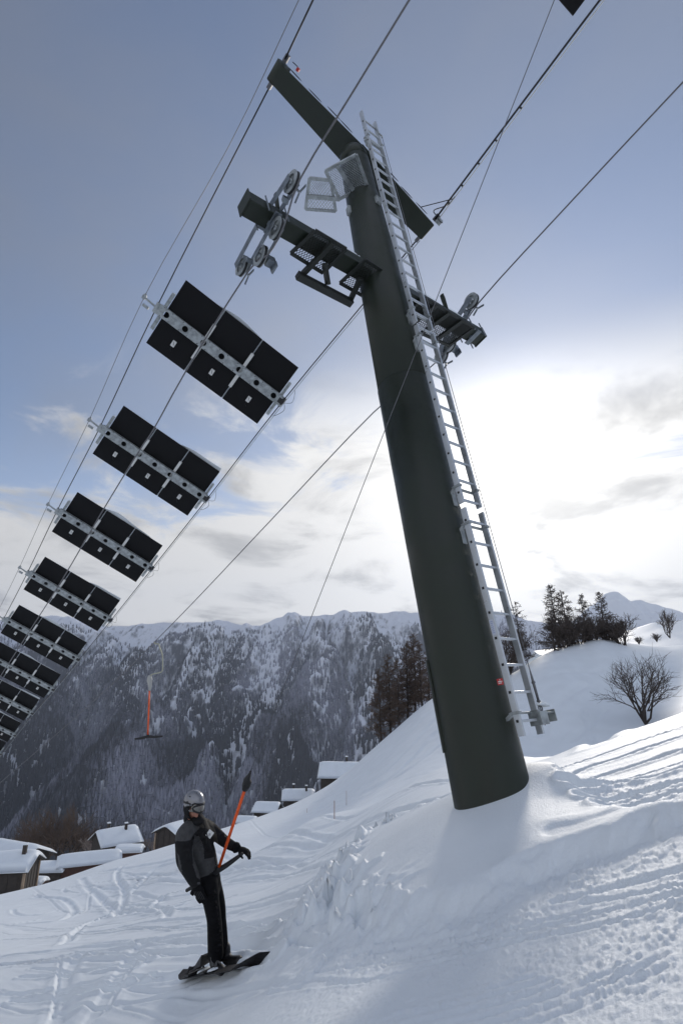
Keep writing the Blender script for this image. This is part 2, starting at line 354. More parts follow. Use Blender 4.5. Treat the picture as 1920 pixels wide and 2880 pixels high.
def detail_h(x, y, h):
    r = np.hypot(x, y); near = sst(r, 70, 25)
    d = .25*fbm(x*.12, y*.12, 3)*sst(r, 8, 30)+.022*fbm(x*.7, y*.7, 3)
    u = x*UD[0]+y*UD[1]; v = -x*UD[1]+y*UD[0]
    vv = v+.25*fbm(x*.25+5, y*.25, 2)
    # piste scoured along the lift line
    st = fbm(u*.22+3, vv*3.1, 3)
    st2 = fbm(u*.5+9, vv*8.3, 3)
    msk = (1-.8*sst(x, 1.5, 3.)*sst(y, 4., 6.))*sst(fbm(x*.22+40, y*.22, 2), -.25, .15)
    d += (.04*st*msk+.012*st2)*sst(r, 45, 14)*sst(r, 4.5, 8)
    us = x*UDS[0]+y*UDS[1]; vs_ = -x*UDS[1]+y*UDS[0]+.05*fbm(x*.5, y*.5, 2)
    nr_ = sst(r, 8, 4.5)
    d += nr_*(.020*fbm(us*.30, vs_*5.5, 3)+.012*fbm(us*.6+5, vs_*17, 2))*sst(fbm(x*.7+5, y*.7, 2), -.2, .1)
    # bigger wind and track furrows farther off
    d += .12*(np.abs(fbm(u*.05+1, vv*.55, 3)))*sst(r, 12, 30)*near
    d += .35*fbm(x*.06+9, y*.06, 4)*sst(r, 30, 70)
    # broken lumps
    m = poly_sd(x, y, MOUND)+.10*fbm(x*2.2, y*2.2, 4)+.05*fbm(x*9, y*9, 2)
    dm = np.hypot((x-BASE[0]), (y-BASE[1]))
    mound = .14*sst(m, -.05, .24)+.03*sst(m, .1, .9)
    mound += .20*np.exp(-((x-BASE[0]-.62)**2+(y-BASE[1]-.18)**2)/.55**2)
    d = d*(1-.8*sst(m, 0, .25))+mound
    rim = np.exp(-((m-.05)/.16)**2)
    lump = np.clip(fbm(x*5, y*5, 4)+.02, 0, .16)*(1+.5*fbm(x*17, y*17, 3))
    leftside = sst(x*-.3+y, 4.2, 6.0)*sst(x, 1.6, .4)
    d += rim*lump*(.10+.75*leftside)
    chunk = sst(fbm(x*3.3+7, y*3.3, 3), .08, .22)
    d += np.exp(-((m+.10)/.35)**2)*chunk*.15*leftside*(1+1.4*fbm(x*10, y*10, 3))
    # crumbs on the groomed strip
    cr = np.maximum(fbm(x*11, y*11, 3)-.16, 0)
    crz = .7*np.exp(-(np.abs(m+.35)/.4)**2)+sst(x, .6, 2.2)*sst(r, 4.2, 2.9)*1.2+.25*sst(fbm(x*.8+3, y*.8+1, 2), .0, .3)*sst(r, 9, 5)
    d += np.minimum(cr, .2)*crz*.035*(m < 0)
    nearr = r < 9
    xn, yn = x[nearr], y[nearr]
    c2 = np.maximum(fbm(xn*24+3, yn*24, 3, .55)-.12, 0); c3 = np.maximum(fbm(xn*52+13, yn*52, 2)-.22, 0)
    zz = sst(xn+.5*fbm(xn*1.3, yn*1.3, 2), .75, 1.7)*sst(r[nearr], 4.6, 3.4)+.35*sst(fbm(xn*1.1+30, yn*1.1, 3), .02, .25)+.8*np.exp(-((m[nearr]+.25)/.25)**2)
    d[nearr] += (m[nearr] < .05)*zz*(np.minimum(c2, .16)*.085+np.minimum(c3, .1)*.05)*.9*sst(r[nearr], 9, 6)+.0035*fbm(xn*38, yn*38, 3)*(m[nearr] < .1)
    cm = sst(poly_sd(x, y, CORD)+.15*fbm(x*1.5, y*1.5, 2), -.05, .25)
    ph = (-x*UDC[1]+y*UDC[0]+.02*fbm(x*2, y*2, 2))*2*np.pi/.10
    d += cm*(.008*np.sin(ph)*np.clip(1+2.5*fbm(x*2, y*2, 2), 0, 2)+.03*np.maximum(fbm(x*14+2, y*14, 3), -.02)*sst(fbm(x*1.1+20, y*1.1, 2), -.1, .2))
    for pts, w_, dp in TRACKS:
        a = np.array(pts); mg = w_*4
        sel = (x > a[:, 0].min()-mg) & (x < a[:, 0].max()+mg) & (y > a[:, 1].min()-mg) & (y < a[:, 1].max()+mg)
        if not sel.any(): continue
        xs, ys = x[sel], y[sel]
        s = seg_dist(xs+.25*w_*fbm(xs*.9, ys*.9, 2), ys, pts)/w_*1.25
        amp = .70*dp*(1+.5*fbm(xs*1.2, ys*1.2, 2))
        d[sel] += -amp*(1-sst(s, .45, 1.15))+amp*.40*np.exp(-((s-1.7)/.55)**2)*(1+.8*fbm(xs/w_*.5, ys/w_*.5, 3))
    # fall-off beyond the crest stays smooth
    return d
th = np.concatenate([np.linspace(-math.pi, -.72, 70, endpoint=False), np.linspace(-.72, .76, NTH), np.linspace(.76, math.pi, 70)[1:-1]])
rr = np.concatenate([[.35, .6, .9, 1.2, 1.5], np.exp(np.linspace(math.log(1.8), math.log(110), NRR)), np.exp(np.linspace(math.log(112), math.log(1400), 60))])
TH, RR = np.meshgrid(th, rr); X = RR*np.sin(TH); Y = RR*np.cos(TH)
H = base_h(X, Y); H = H+detail_h(X, Y, H)
nr, nth = X.shape
idx = np.arange(nr*nth).reshape(nr, nth); i2 = np.roll(idx, -1, axis=1)
F = np.stack([idx[:-1], i2[:-1], i2[1:], idx[1:]], -1).reshape(-1, 4)[:, ::-1]
V = np.stack([X, Y, H], -1).reshape(-1, 3)
V = np.concatenate([V, [[0, 0, float(base_h(np.zeros(1), np.zeros(1))[0])]]])
def ground(x, y):
    x = np.array([float(x)]); y = np.array([float(y)]); h = base_h(x, y); return float((h+detail_h(x, y, h))[0])
def snow_material(name, col=(.80, .845, .88), fine=.007, fs=42, rough=.55):
    m = bpy.data.materials.new(name); m.use_nodes = True; t = NT(m.node_tree); b = m.node_tree.nodes['Principled BSDF']
    o = t.n('ShaderNodeTexCoord').outputs['Object']
    n = t.noise(o, .8, 4, .5)
    t.link(t.mix(t.mapr(n, .3, .7), (*[c*.97 for c in col], 1), (*[min(1, c*1.02) for c in col], 1)), b.inputs['Base Color'])
    b.inputs['Roughness'].default_value = rough; b.inputs['Specular IOR Level'].default_value = .35
    bn = t.n('ShaderNodeBump'); bn.inputs['Strength'].default_value = 1.; bn.inputs['Distance'].default_value = fine
    t.link(t.noise(o, fs, 5, .7), bn.inputs['Height']); t.link(bn.outputs[0], b.inputs['Normal'])
    return m
SNOW = snow_material('snow'); MATS['snow'] = SNOW
gobj = npmesh('snow_slope', V, F, SNOW); tag(gobj, kind='structure')
# triangle fan under the camera
# ------------------------------------------------------------------ far mountains
def skyprof(px): 
    xs = [-900,-300,0,60,130,200,260,330,400,500,560,640,700,740,780,830,900,960,1030,1060,1170,1300,1390,1440,1500,1560,1620,1700,2000,2600]
    ys = [1740,1745,1748,1740,1735,1740,1760,1766,1756,1748,1750,1750,1764,1760,1737,1729,1729,1722,1716,1724,1728,1722,1718,1730,1748,1752,1775,1800,1830,1850]
    return np.interp(px, xs, ys)
def elev_at(px, yimg, D):       # world x and z of an image guide point on the distance plane y = D
    v = (1440-yimg)/FOC; u = (px-960)/FOC; wy = CP-v*SP; return u/wy*D, (v*CP+SP)/wy*D
def mountain(name, prof, D0, D1, zb, px0, px1, nx, ny, amp, mt, seed, gully=1.):
    px = np.linspace(px0, px1, nx); rx, rz = elev_at(px, prof(px), D1)
    s = np.linspace(0, 1.35, ny); PX, SS = np.meshgrid(np.arange(nx), s)
    rxg = rx[PX]; rzg = rz[PX]
    yy = D0+(D1-D0)*SS
    xx = rxg*(.45+.55*yy/D1)
    t = np.clip(SS, 0, 1)
    prf = t**1.05*(1-.10*np.sin(t*math.pi))
    h = zb+(rzg-zb)*np.where(SS <= 1, prf, 1-(SS-1)*1.2)
    q = xx/95.+seed
    warp = .55*fbm(xx/420.+seed, yy/500., 3)
    rib = np.abs(fbm(q*.55+warp*2, yy/1500.+seed, 4, .55))*2        # gullies run down the face
    env = np.sin(np.clip(SS, 0, 1)*math.pi)**.6
    h += amp*gully*(rib-.35)*env*1.1 + amp*.45*fbm(xx/70.+seed, yy/90., 5, .55)*(env*.85+.15)+amp*.10*fbm(xx/26.+seed, yy/26., 3)*(.25+.75*env)
    V = np.stack([xx, yy, h], -1).reshape(-1, 3)
    idx = np.arange(nx*ny).reshape(ny, nx)
    F = np.stack([idx[:-1, :-1], idx[:-1, 1:], idx[1:, 1:], idx[1:, :-1]], -1).reshape(-1, 4)
    o = npmesh(name, V, F, mt); tag(o, kind='structure')
    return o, xx, yy, h, SS, rib
def mountain_material(name, snow=(.70,.73,.80), rock=(.065,.068,.08), scale=.012, bias=0.):
    m = bpy.data.materials.new(name); m.use_nodes = True; t = NT(m.node_tree); b = m.node_tree.nodes['Principled BSDF']
    g = t.n('ShaderNodeNewGeometry'); pos = g.outputs['Position']
    mp = t.n('ShaderNodeMapping'); mp.inputs['Scale'].default_value = (1, .32, .32); t.link(pos, mp.inputs[0])
    n1 = t.noise(mp.outputs[0], scale, 9, .60, .5); n2 = t.noise(mp.outputs[0], scale*5, 8, .66, .3)
    nz = t.n('ShaderNodeSeparateXYZ'); t.link(g.outputs['Normal'], nz.inputs[0])
    f = t.math('ADD', t.math('ADD', t.math('MULTIPLY', n1, .55), t.math('MULTIPLY', n2, .55)), t.math('MULTIPLY', nz.outputs[2], .28))
    f = t.mapr(f, .60+bias, .77+bias)
    t.link(t.mix(f, (*rock, 1), (*snow, 1)), b.inputs['Base Color']); b.inputs['Roughness'].default_value = .9; b.inputs['Specular IOR Level'].default_value = .1
    bn = t.n('ShaderNodeBump'); bn.inputs['Strength'].default_value = .6; bn.inputs['Distance'].default_value = 8
    t.link(n2, bn.inputs['Height']); t.link(bn.outputs[0], b.inputs['Normal'])
    return m
MM = mountain_material('mountain_snow_and_rock', bias=-.025)
mo, mx, my, mh, ms, mrib = mountain('valley_mountain', skyprof, 900, 2500, -430, -700, 2500, 760, 460, 165, MM, 3.3)
def prof2(px):
    return np.interp(px, [1380,1500,1560,1610,1640,1670,1700,1735,1770,1800,1830,1860,1920,2000,2200,2600], [1830,1800,1770,1745,1718,1700,1668,1664,1690,1684,1698,1705,1722,1712,1730,1750])
M2 = mountain_material('peak_snow', (.78,.81,.86), (.14,.14,.15), .006, -.14)
mountain('snowy_peak', prof2, 1500, 3600, -150, 1380, 2600, 220, 160, 130, M2, 8.1, .5)
def prof3(px): return np.interp(px, [1500,1640,1700,1760,1830,1920,2100,2600], [1830,1815,1800,1775,1752,1742,1715,1700])
o3 = mountain('upper_snowfield', prof3, 150, 420, -8, 1500, 2700, 200, 120, 9, SNOW, 5.2, .4)[0]
# conifers on the far face: one mass of low-poly snow dusted trees
def forest():
    ny, nx = mh.shape
    N = NFOREST; out = []
    ii = rng.random(N*4)*(ny*.72-2)+ny*.02; jj = (rng.random(N*4)*.70+.10)*(nx-2)
    i0 = ii.astype(int); j0 = jj.astype(int); fi = ii-i0; fj = jj-j0
    def smp(a): return (a[i0, j0]*(1-fi)+a[i0+1, j0]*fi)*(1-fj)+(a[i0, j0+1]*(1-fi)+a[i0+1, j0+1]*fi)*fj
    x, y, z, s, rb = smp(mx), smp(my), smp(mh), smp(ms), smp(mrib)
    # thinning with height and out of the snow chutes
    tl = .76+.26*fbm(x/260., y/900., 3)
    dens = 1-sst(s, tl-.12, tl+.16)
    ch = sst(fbm(x/70.+9+.3*fbm(y/200., x/300., 2), y/1600., 3), .13, .19)*sst(s, .10, .35)
    cl = sst(fbm(x/120.+4, y/110., 3), .34, .40)
    dens = dens*(1-.9*ch)*(1-cl)*(1-.75*sst(rb, .12, .03)*sst(s,.25,.45))+.10*(s < .9)
    keep = rng.random(len(x)) < dens*1.0
    keep &= np.abs(x/y) < .95
    x, y, z, s = x[keep][:N], y[keep][:N], z[keep][:N], s[keep][:N]
    n = len(x); k = 4
    hgt = (19+12*rng.random(n))*(1-.40*sst(s, .45, .8)); rad = hgt*(.14+.05*rng.random(n))
    prof = [(0., .95), (.46, .50), (.50, .74), (1., .0)]
    ang = rng.random(n)*6.28
    Vs = []
    for (t, q) in prof:
        for j in range(k):
            a = ang+2*math.pi*j/k
            jr = 1+.25*(rng.random(n)-.5)
            Vs.append(np.stack([x+rad*q*jr*np.cos(a), y+rad*q*jr*np.sin(a), z-1.5+hgt*t], -1))
    Vs = np.stack(Vs, 1).reshape(-1, 3); P_ = len(prof)
    fs = []
    for i in range(P_-1):
        for j in range(k): fs.append((i*k+j, i*k+(j+1) % k, (i+1)*k+(j+1) % k, (i+1)*k+j))
    fs = np.array(fs); Fs = (fs[None]+(np.arange(n)*P_*k)[:, None, None]).reshape(-1, 4)
    m = bpy.data.materials.new('frosted_conifer'); m.use_nodes = True; t = NT(m.node_tree); b = m.node_tree.nodes['Principled BSDF']
    at = t.n('ShaderNodeAttribute', attribute_name='frost')
    g = t.n('ShaderNodeNewGeometry'); sp = t.n('ShaderNodeSeparateXYZ'); t.link(g.outputs['Normal'], sp.inputs[0])
    f = t.math('ADD', at.outputs['Fac'], t.math('MULTIPLY', sp.outputs[2], .45))
    f = t.mapr(t.math('ADD', f, t.math('MULTIPLY', t.noise(g.outputs['Position'], .25, 3), .5)), .35, 1.15)
    t.link(t.mix(f, (.026, .028, .036, 1), (.28, .29, .36, 1)), b.inputs['Base Color']); b.inputs['Roughness'].default_value = .9; b.inputs['Specular IOR Level'].default_value = .1
    o = npmesh('forest', Vs, Fs, m, False); tag(o, 'snow dusted conifer forest covering the far valley side', 'forest', kind='stuff')
    a = o.data.attributes.new('frost', 'FLOAT', 'POINT')
    clump = .22+1.0*fbm(x/110.+3, y/260., 3)
    a.data.foreach_set('value', np.repeat(clump+.42*(rng.random(n)-.5), P_*k).astype(np.float32))
forest()

# ------------------------------------------------------------------ air
hz = MB().box((0, 1800, 170), ((1, 0, 0), (0, 1, 0), (0, 0, 1)), (11000, 6800, 1500))
hm = bpy.data.materials.new('air'); hm.use_nodes = True; t_ = NT(hm.node_tree); hm.node_tree.nodes.clear()
pv = t_.n('ShaderNodeVolumePrincipled'); pv.inputs['Color'].default_value = (.68, .79, 1.0, 1); pv.inputs['Density'].default_value = HAZE; pv.inputs['Anisotropy'].default_value = .35
ho = t_.n('ShaderNodeOutputMaterial'); t_.link(pv.outputs[0], ho.inputs['Volume'])
hzo = hz.build('haze', hm); tag(hzo, kind='stuff')
# ------------------------------------------------------------------ lift hardware
GREEN = mat('mast_green_paint', (.0145, .0205, .0128), .45, 0, .18, 3., .0006, 40, .45)
GALV = mat('galvanized_steel', (.36, .385, .39), .45, .55, .30, 9., .0008, 60)
ALU = mat('ladder_aluminium', (.58, .61, .64), .36, .6, .08, 5.)
PANEL = mat('panel_backsheet', (.006, .006, .007), .6, 0, .2, 4., spec=.2)
STEEL = mat('steel_rope', (.16, .16, .17), .45, .7, .15, 40.)
DARKST = mat('black_cable', (.018, .018, .02), .5, 0)
RUB = mat('black_rubber', (.014, .014, .015), .6, 0, .2, 20.)
RED = mat('red_plastic', (.45, .02, .02), .45, 0)
WHITE = mat('white_plastic', (.7, .7, .68), .45, 0, .06, 10)
ORANGE = mat('orange_tube', (.82, .10, .008), .35, 0, .12, 12)
GRAT = mat('grating_green', (.016, .019, .016), .5, 0)
LENSM = mat('hollow_black', (.004, .004, .004), .9)
def grating(mb, c4, thick=.018, cell=.042, wire=.006, fr=.035):
    """frame of four bars and an expanded-metal mesh of crossing strips; c4 = corners in order"""
    c4 = [np.asarray(p, float) for p in c4]; n = nrm(np.cross(c4[1]-c4[0], c4[3]-c4[0]))
    def pt(u, v): return (c4[0]*(1-u)+c4[1]*u)*(1-v)+(c4[3]*(1-u)+c4[2]*u)*v
    lu = np.linalg.norm(c4[1]-c4[0]); lv = np.linalg.norm(c4[3]-c4[0])
    a, b = cell, cell*1.7
    for sgn in (1, -1):
        k = int((lu/a+lv/b))+2
        for i in range(-k, k+1):
            pts = []
            # line u*lu/a + sgn*v*lv/b = i
            for v in (0., 1.):
                u = (i-sgn*v*lv/b)*a/lu
                if -1e-6 <= u <= 1+1e-6: pts.append((u, v))
            for u in (0., 1.):
                v = sgn*(i-u*lu/a)*b/lv
                if 0 < v < 1: pts.append((u, v))
            if len(pts) >= 2 and np.hypot(pts[0][0]-pts[1][0], pts[0][1]-pts[1][1]) > .01:
                mb.bar(pt(*pts[0])+n*.002*sgn, pt(*pts[1])+n*.002*sgn, wire, wire, n)
def gframe(mb, c4, w_=.03, t_=.04):
    n = nrm(np.cross(np.asarray(c4[1])-c4[0], np.asarray(c4[3])-c4[0]))
    for i in range(4): mb.bar(c4[i], c4[(i+1) % 4], w_, t_, n)
def wheel(parent, c, r=.152, w_=.05, axis=A):
    c = np.asarray(c, float)
    m = MB().ring(c, axis, r-.012, r*.72, w_*.9, 32)
    for s in (-1, 1): m.ring(c+np.asarray(axis)*w_*.5*s, axis, r, r*.66, .012, 32)
    o = m.build('wheel_rim', GALV, parent)
    t = MB().ring(c, axis, r-.004, r-.03, w_*.72, 32).build('tyre', RUB, o)
    h = MB().ring(c, axis, r*.70, r*.30, w_*.35, 28); h.tube([c-axis*.05, c+axis*.05], .035, 14)
    h.build('hub', GALV, o)
    return o
pylon = empty('lift_pylon', BASE, 'dark green steel ski lift mast with crossarms and a ladder, leaning over the slope', 'lift pylon')
# mast with tapering top
m = MB(); ss = [-.75, 0, 2.6, 5.18]; m.tube([BASE+M*s for s in ss], [.405, .398, .382, .370], 64, up=L)
m.build('mast', GREEN, pylon)
m = MB(); m.tube([BASE+M*s for s in (5.16, 7.2, 9.0, 10.2)], [.364, .335, .290, .262], 64, up=L)
pt_ = BASE+M*10.2
m.tube([pt_, pt_+M*.22, pt_+M*.36, pt_+M*.44], [.262, .25, .19, .08], 40, up=L)
m.build('upper_mast', GREEN, pylon)
for s, q in ((7.0, .0), (9.35, .1)):       # oval hand holes on the ladder side
    d = nrm(A*.55-L*.84+0*M); d = nrm(d-M*np.dot(d, M)); x = np.cross(M, d)
    r_ = .345 if s < 8 else .285
    k = MB(); c = BASE+M*s+d*(r_-.0)
    k.ell(c, (x, M, d), (.05, .12, .012), 20, 8); k.build('hand_hole', LENSM, pylon)
vd_ = nrm(BASE+M*.9); d = np.cross(vd_, M); d = nrm(d-M*np.dot(d, M)); d = d if d[0] < 0 else -d; d = nrm(d+.12*nrm(np.cross(M, d)))
MB().box(BASE+M*.95+d*.396, (np.cross(M, d), M, d), (.16, .95, .02)).build('hatch', GREEN, pylon)
# upper tilted beam that carries the panel ropes
tb, yb = math.radians(32), math.radians(3)
EB = A*math.cos(tb)-NN*math.sin(tb); EB = nrm(EB*math.cos(yb)+L*math.sin(yb)); NB = nrm(np.cross(L, EB)); NB = NB if NB[2] > 0 else -NB
LB = nrm(np.cross(EB, NB)); LB = LB if np.dot(LB, L) > 0 else -LB
CB = np.array([.259, 7.791, 9.586]); LBm = CB-EB*1.875; RBm = CB+EB*1.875
def beambox(mb, a, b, wl, hn, wl2=None, hn2=None):
    wl2 = wl2 or wl; hn2 = hn2 or hn; vs = []
    for p, w_, h_ in ((a, wl, hn), (b, wl2, hn2)):
        for i, j in ((-1, -1), (1, -1), (1, 1), (-1, 1)):
            vs.append(np.asarray(p)+LB*w_/2*i*(1 if j < 0 else .72)+NB*h_/2*j)
    mb.add(vs, [(0, 1, 2, 3), (7, 6, 5, 4), (0, 4, 5, 1), (1, 5, 6, 2), (2, 6, 7, 3), (3, 7, 4, 0)])
m = MB(); beambox(m, LBm+EB*.04, CB, .35, .27, .47, .33); beambox(m, CB, RBm+EB*.06, .50, .34, .36, .28)
bm_ = m.build('upper_beam', GREEN, pylon, .02)
MB().tube([LBm+EB*.03-LB*.175, LBm+EB*.03+LB*.175], .135, 20).build('beam_end', GREEN, bm_)
for q in (-1.62, -1.15, -.72, -.42, .75, 1.15, 1.55):
    wq = .215 if abs(q) < 1 else .19
    MB().ell(CB+EB*q-LB*(wq-.000)+NB*.03, (EB, NB, LB), (.16, .040, .004), 18, 8).build('slot', LENSM, bm_)
for s, c in ((-1, LBm), (1, RBm)):
    MB().box(c-LB*.26+NB*.05, (EB, LB, NB), (.08, .13, .09)).build('rope_clamp', STEEL, pylon, .008); MB().box(c+LB*.24, (EB, LB, NB), (.07, .11, .10)).build('rope_clamp', STEEL, pylon, .008)
k = MB(); p0 = LBm+EB*.10-LB*.28+NB*.12
k.tube([p0, p0+EB*.08+NB*.04, p0+EB*.16-NB*.02, p0+EB*.17-NB*.08], .008, 8); k.build('hose', DARKST, pylon)
MB().box(p0+EB*.17-NB*.12, (EB, LB, NB), (.05, .05, .09)).build('plug', RED, pylon)
# lower crossarm
AL, AR = ARM-A*2.40, ARM+A*2.42
m = MB(); m.box((AL+AR)/2, (A, L, NN), (np.linalg.norm(AR-AL), .25, .23)); m.build('crossarm', GREEN, pylon, .012)
for s, c in ((-1, AL), (1, AR)):
    MB().box(c+A*s*.012, (A, L, NN), (.022, .29, .26)).build('end_plate', GREEN, pylon, .01)
for s in (-1, 1):
    c = ARM+A*s*(1.93 if s < 0 else 1.5)
    k = MB(); k.tube([c-L*.10+NN*.10, c-L*.13+NN*.36, c-L*.14+NN*.47], [.035, .045, .04], 10, sx=.4); k.build('lifting_eye', GREEN, pylon)
SNP = snow_material('settled_snow')
def snowcap(parent, a, b, w_, h_, seed, ax=L, upv=NN):
    r_ = np.random.default_rng(seed); a = np.asarray(a); b = np.asarray(b); n = 14; k = 7; vs = []; fs = []
    for i in range(n):
        t = i/(n-1); e = math.sin(math.pi*t)**.35; ww = w_*(.55+.45*e)*(1+.12*r_.normal()); hh = h_*e*(1+.25*r_.normal())+.004
        for j in range(k):
            q = math.pi*j/(k-1); vs.append(a*(1-t)+b*t+ax*ww/2*math.cos(q)+upv*max(hh, .004)*math.sin(q)**.6)
    for i in range(n-1):
        for j in range(k-1): fs.append((i*k+j, (i+1)*k+j, (i+1)*k+j+1, i*k+j+1))
        fs.append((i*k, i*k+k-1, (i+1)*k+k-1, (i+1)*k))
    fs += [tuple(range(k)), tuple(reversed(range((n-1)*k, n*k)))]
    return MB().add(vs, fs, True).build('snow', SNP, parent)
snowcap(pylon, AL+NN*.114+A*.1, ARM-A*.42+NN*.114, .22, .035, 1)
snowcap(pylon, ARM-A*.75+NN*.115, ARM-A*.36+NN*.115, .22, .15, 2)
snowcap(pylon, ARM+A*.45+NN*.114, AR+NN*.114-A*.1, .24, .12, 3)
# sheave trains
SHV = mat('sheave_steel', (.20, .225, .25), .42, .6, .25, 9.)
def sheaves(wc, pts, group_label):
    p0 = ARM+A*wc
    asm = MB(); q = [onplane(x, y, p0, A) for x, y in pts]
    root = empty('tmp', p0, None, None) if False else None
    ws = []
    holder = MB()
    # long rocker beams, twin plates either side of the wheels
    mid = (q[0]+q[1])/2
    def plates(a, b, h, o_=.045, t_=.010, ext=.05):
        d = nrm(b-a); up = nrm(np.cross(d, A))
        for s in (-1, 1): holder.box((a+b)/2+A*o_*s, (d, up, A), (np.linalg.norm(b-a)+ext*2, h, t_))
    top = q[0]*.0+(q[0]+q[1])/2+np.cross(nrm(q[1]-q[0]), A)*0.
    upv = NN
    pa = q[0]; pb = (q[1]+q[2])/2+upv*.05; pc = q[3]
    piv = pa*.5+pc*.5+upv*.07
    plates(pa, piv, .125, .075); plates(piv, pc, .125, .088); plates(q[1], q[2], .08, .075)
    holder.box(piv+upv*.07, (nrm(pc-pa), upv, A), (.20, .16, .15)); holder.tube([piv-A*.16, piv+A*.16], .03, 12)
    holder.box((q[0]*.6+q[1]*.4)+upv*.03, (nrm(q[1]-q[0]), upv, A), (.07, .06, .09)); holder.box((q[2]*.45+q[3]*.55)+upv*.02, (nrm(q[1]-q[0]), upv, A), (.05, .05, .12))
    # hanger up to the arm, with U bolts
    up0 = p0-NN*.12
    holder.bar(piv, up0, .09, .12, A); holder.box(p0-NN*.13, (A, L, NN), (.10, .33, .025))
    for sa in (-1, 1):
        for sb in (-1, 1): holder.tube([p0+A*.15*sa+L*.155*sb-NN*.18, p0+A*.15*sa+L*.155*sb+NN*.17], .012, 8)
    # rope catcher bracket
    cb = q[2]+A*.14-NN*.03; holder.box(cb, (A, L, NN), (.12, .12, .12)); holder.box(cb+A*.05-NN*.09, (A, L, NN), (.03, .14, .12))
    h = holder.build('sheave_train', SHV, pylon, .004)
    for c in q: wheel(pylon, c)
    for c, sg in ((q[0], -1), (q[3], 1)):
        k = MB(); e = c+A*.085-NN*.165; k.bar(c+A*.05-NN*.12, e, .03, .012, A); k.bar(e+L*.01, e+L*.13-NN*.05, .035, .012, A); k.bar(e-L*.01, e-L*.13-NN*.05, .035, .012, A); k.build('rope_guide', SHV, pylon)
    return q
QL = sheaves(-2.0, [(821, 513), (778, 643), (733, 720), (681, 748)], 'l')
QR = sheaves(2.2, [(1325, 847), (1289, 930), (1262, 970), (1240, 1003)], 'r')
# service platforms of mesh grating in green frames
PPL = ARM-NN*.17
def quad(pts, p0, n): return [onplane(x, y, p0, n) for x, y in pts]
for pts in ([(818, 712), (908, 768), (973, 700), (886, 648)], [(956, 796), (1030, 838), (1100, 779), (1027, 731)]):
    c4 = quad(pts, PPL, NN); fr = MB(); gframe(fr, c4, .05, .03); o = fr.build('platform', GRAT, pylon, .003)
    g = MB(); grating(g, c4); g.build('grating', GRAT, o)
for a, b, w_ in (((934, 684), (852, 770), .06), ((1014, 782), (978, 858), .055)):
    MB().bar(onplane(*a, PPL-NN*.05, NN), onplane(*b, PPL-NN*.08, NN), .07, .07, NN).build('outrigger', GRAT, pylon, .004)
MB().bar(onplane(836, 774, PPL-NN*.13, NN), onplane(988, 853, PPL-NN*.13, NN), .11, .10, NN).build('platform_rail', GRAT, pylon, .006)
MB().bar(onplane(912, 740, PPL-NN*.0, NN), onplane(922, 800, PPL-NN*.13, NN), .10, .05, A).build('platform_post', GRAT, pylon, .004)
c4 = quad([(1195, 838), (1332, 921), (1262, 972), (1110, 905)], PPL, NN); fr = MB(); gframe(fr, c4, .05, .04); o = fr.build('platform', GRAT, pylon, .003)
g = MB(); grating(g, c4, wire=.008); g.build('grating', GRAT, o)
for i, t in enumerate((.2, .45, .72)):
    a = c4[0]*(1-t)+c4[1]*t; b = c4[3]*(1-t)+c4[2]*t
    MB().bar(a-NN*.03, b-NN*.03, .07, .05, NN).build('platform_joist', GRAT, pylon)
# galvanised foot plates near the mast head
for pts, s in (([(915, 481), (1001, 435), (1032, 520), (954, 560)], 9.15), ([(870, 501), (930, 507), (944, 594), (859, 588)], 9.2)):
    p0 = BASE+M*s-L*.42; c4 = quad(pts, p0, M); fr = MB(); gframe(fr, c4, .05, .03)
    if pts[0][0] > 900: fr.bar((c4[0]*.62+c4[1]*.38)-M*.02, (c4[3]*.42+c4[2]*.58)+(c4[3]-c4[0])*.22-M*.02, .06, .04, M); fr.box((c4[3]*.42+c4[2]*.58)+(c4[3]-c4[0])*.26-M*.05, (A, L, M), (.12, .10, .14))
    else: fr.bar((c4[0]*.45+c4[3]*.55)-M*.02, (c4[1]*.45+c4[2]*.55)+(c4[1]-c4[0])*.3-M*.02, .07, .04, M)
    o = fr.build('foot_plate', GALV, pylon, .003); g = MB(); grating(g, c4, wire=.006, cell=.036); g.build('grating', GALV, o)
    m = MB(); 
m = MB(); 
for s in (8.75, 8.8): pass
for q in (0., 1.9): 
    dd = nrm(-L*math.cos(q)-A*math.sin(q)); dd = nrm(dd-M*np.dot(dd, M)); MB().box(BASE+M*8.85+dd*.31, (np.cross(M, dd), M, dd), (.10, .16, .06)).build('bracket', GALV, pylon, .005)
# ------------------------------------------------------------------ ladder
OUT = nrm(-L-M*np.dot(-L, M)); ACR = nrm(np.cross(M, OUT)); ACR = ACR if np.dot(ACR, A) > 0 else -ACR
ladder = MB()
def lad(s, a, o_=0.): 
    r_ = .52-.012*s
    return BASE+M*s+OUT*(r_+o_)+ACR*(.175+a)
LOW, HIGH = .52, 11.25
stl = []
secs = [(LOW, 3.06), (3.13, 5.98), (6.04, HIGH)]
lroot = None
for s0, s1 in secs:
    for a in (-.165, .165):
        k = MB(); p, q = lad(s0, a), lad(s1, a); k.box((p+q)/2, (ACR, OUT, nrm(q-p)), (.028, .075, np.linalg.norm(q-p)))
        o = k.build('ladder_stile', ALU, pylon, .003)
        sr = s0+.14
        while sr < s1-.05:
            MB().box(lad(sr, a-.0155*np.sign(1)), (ACR, OUT, M), (.006, .026, .026)).build('rung_end', RUB, o) if a < 0 else None
            sr += .28
s = LOW+.14; 
while s < HIGH-.05:
    MB().box((lad(s, -.15)+lad(s, .15))/2, (ACR, OUT, M), (.305, .03, .026)).build('rung', ALU, pylon, .004); s += .28
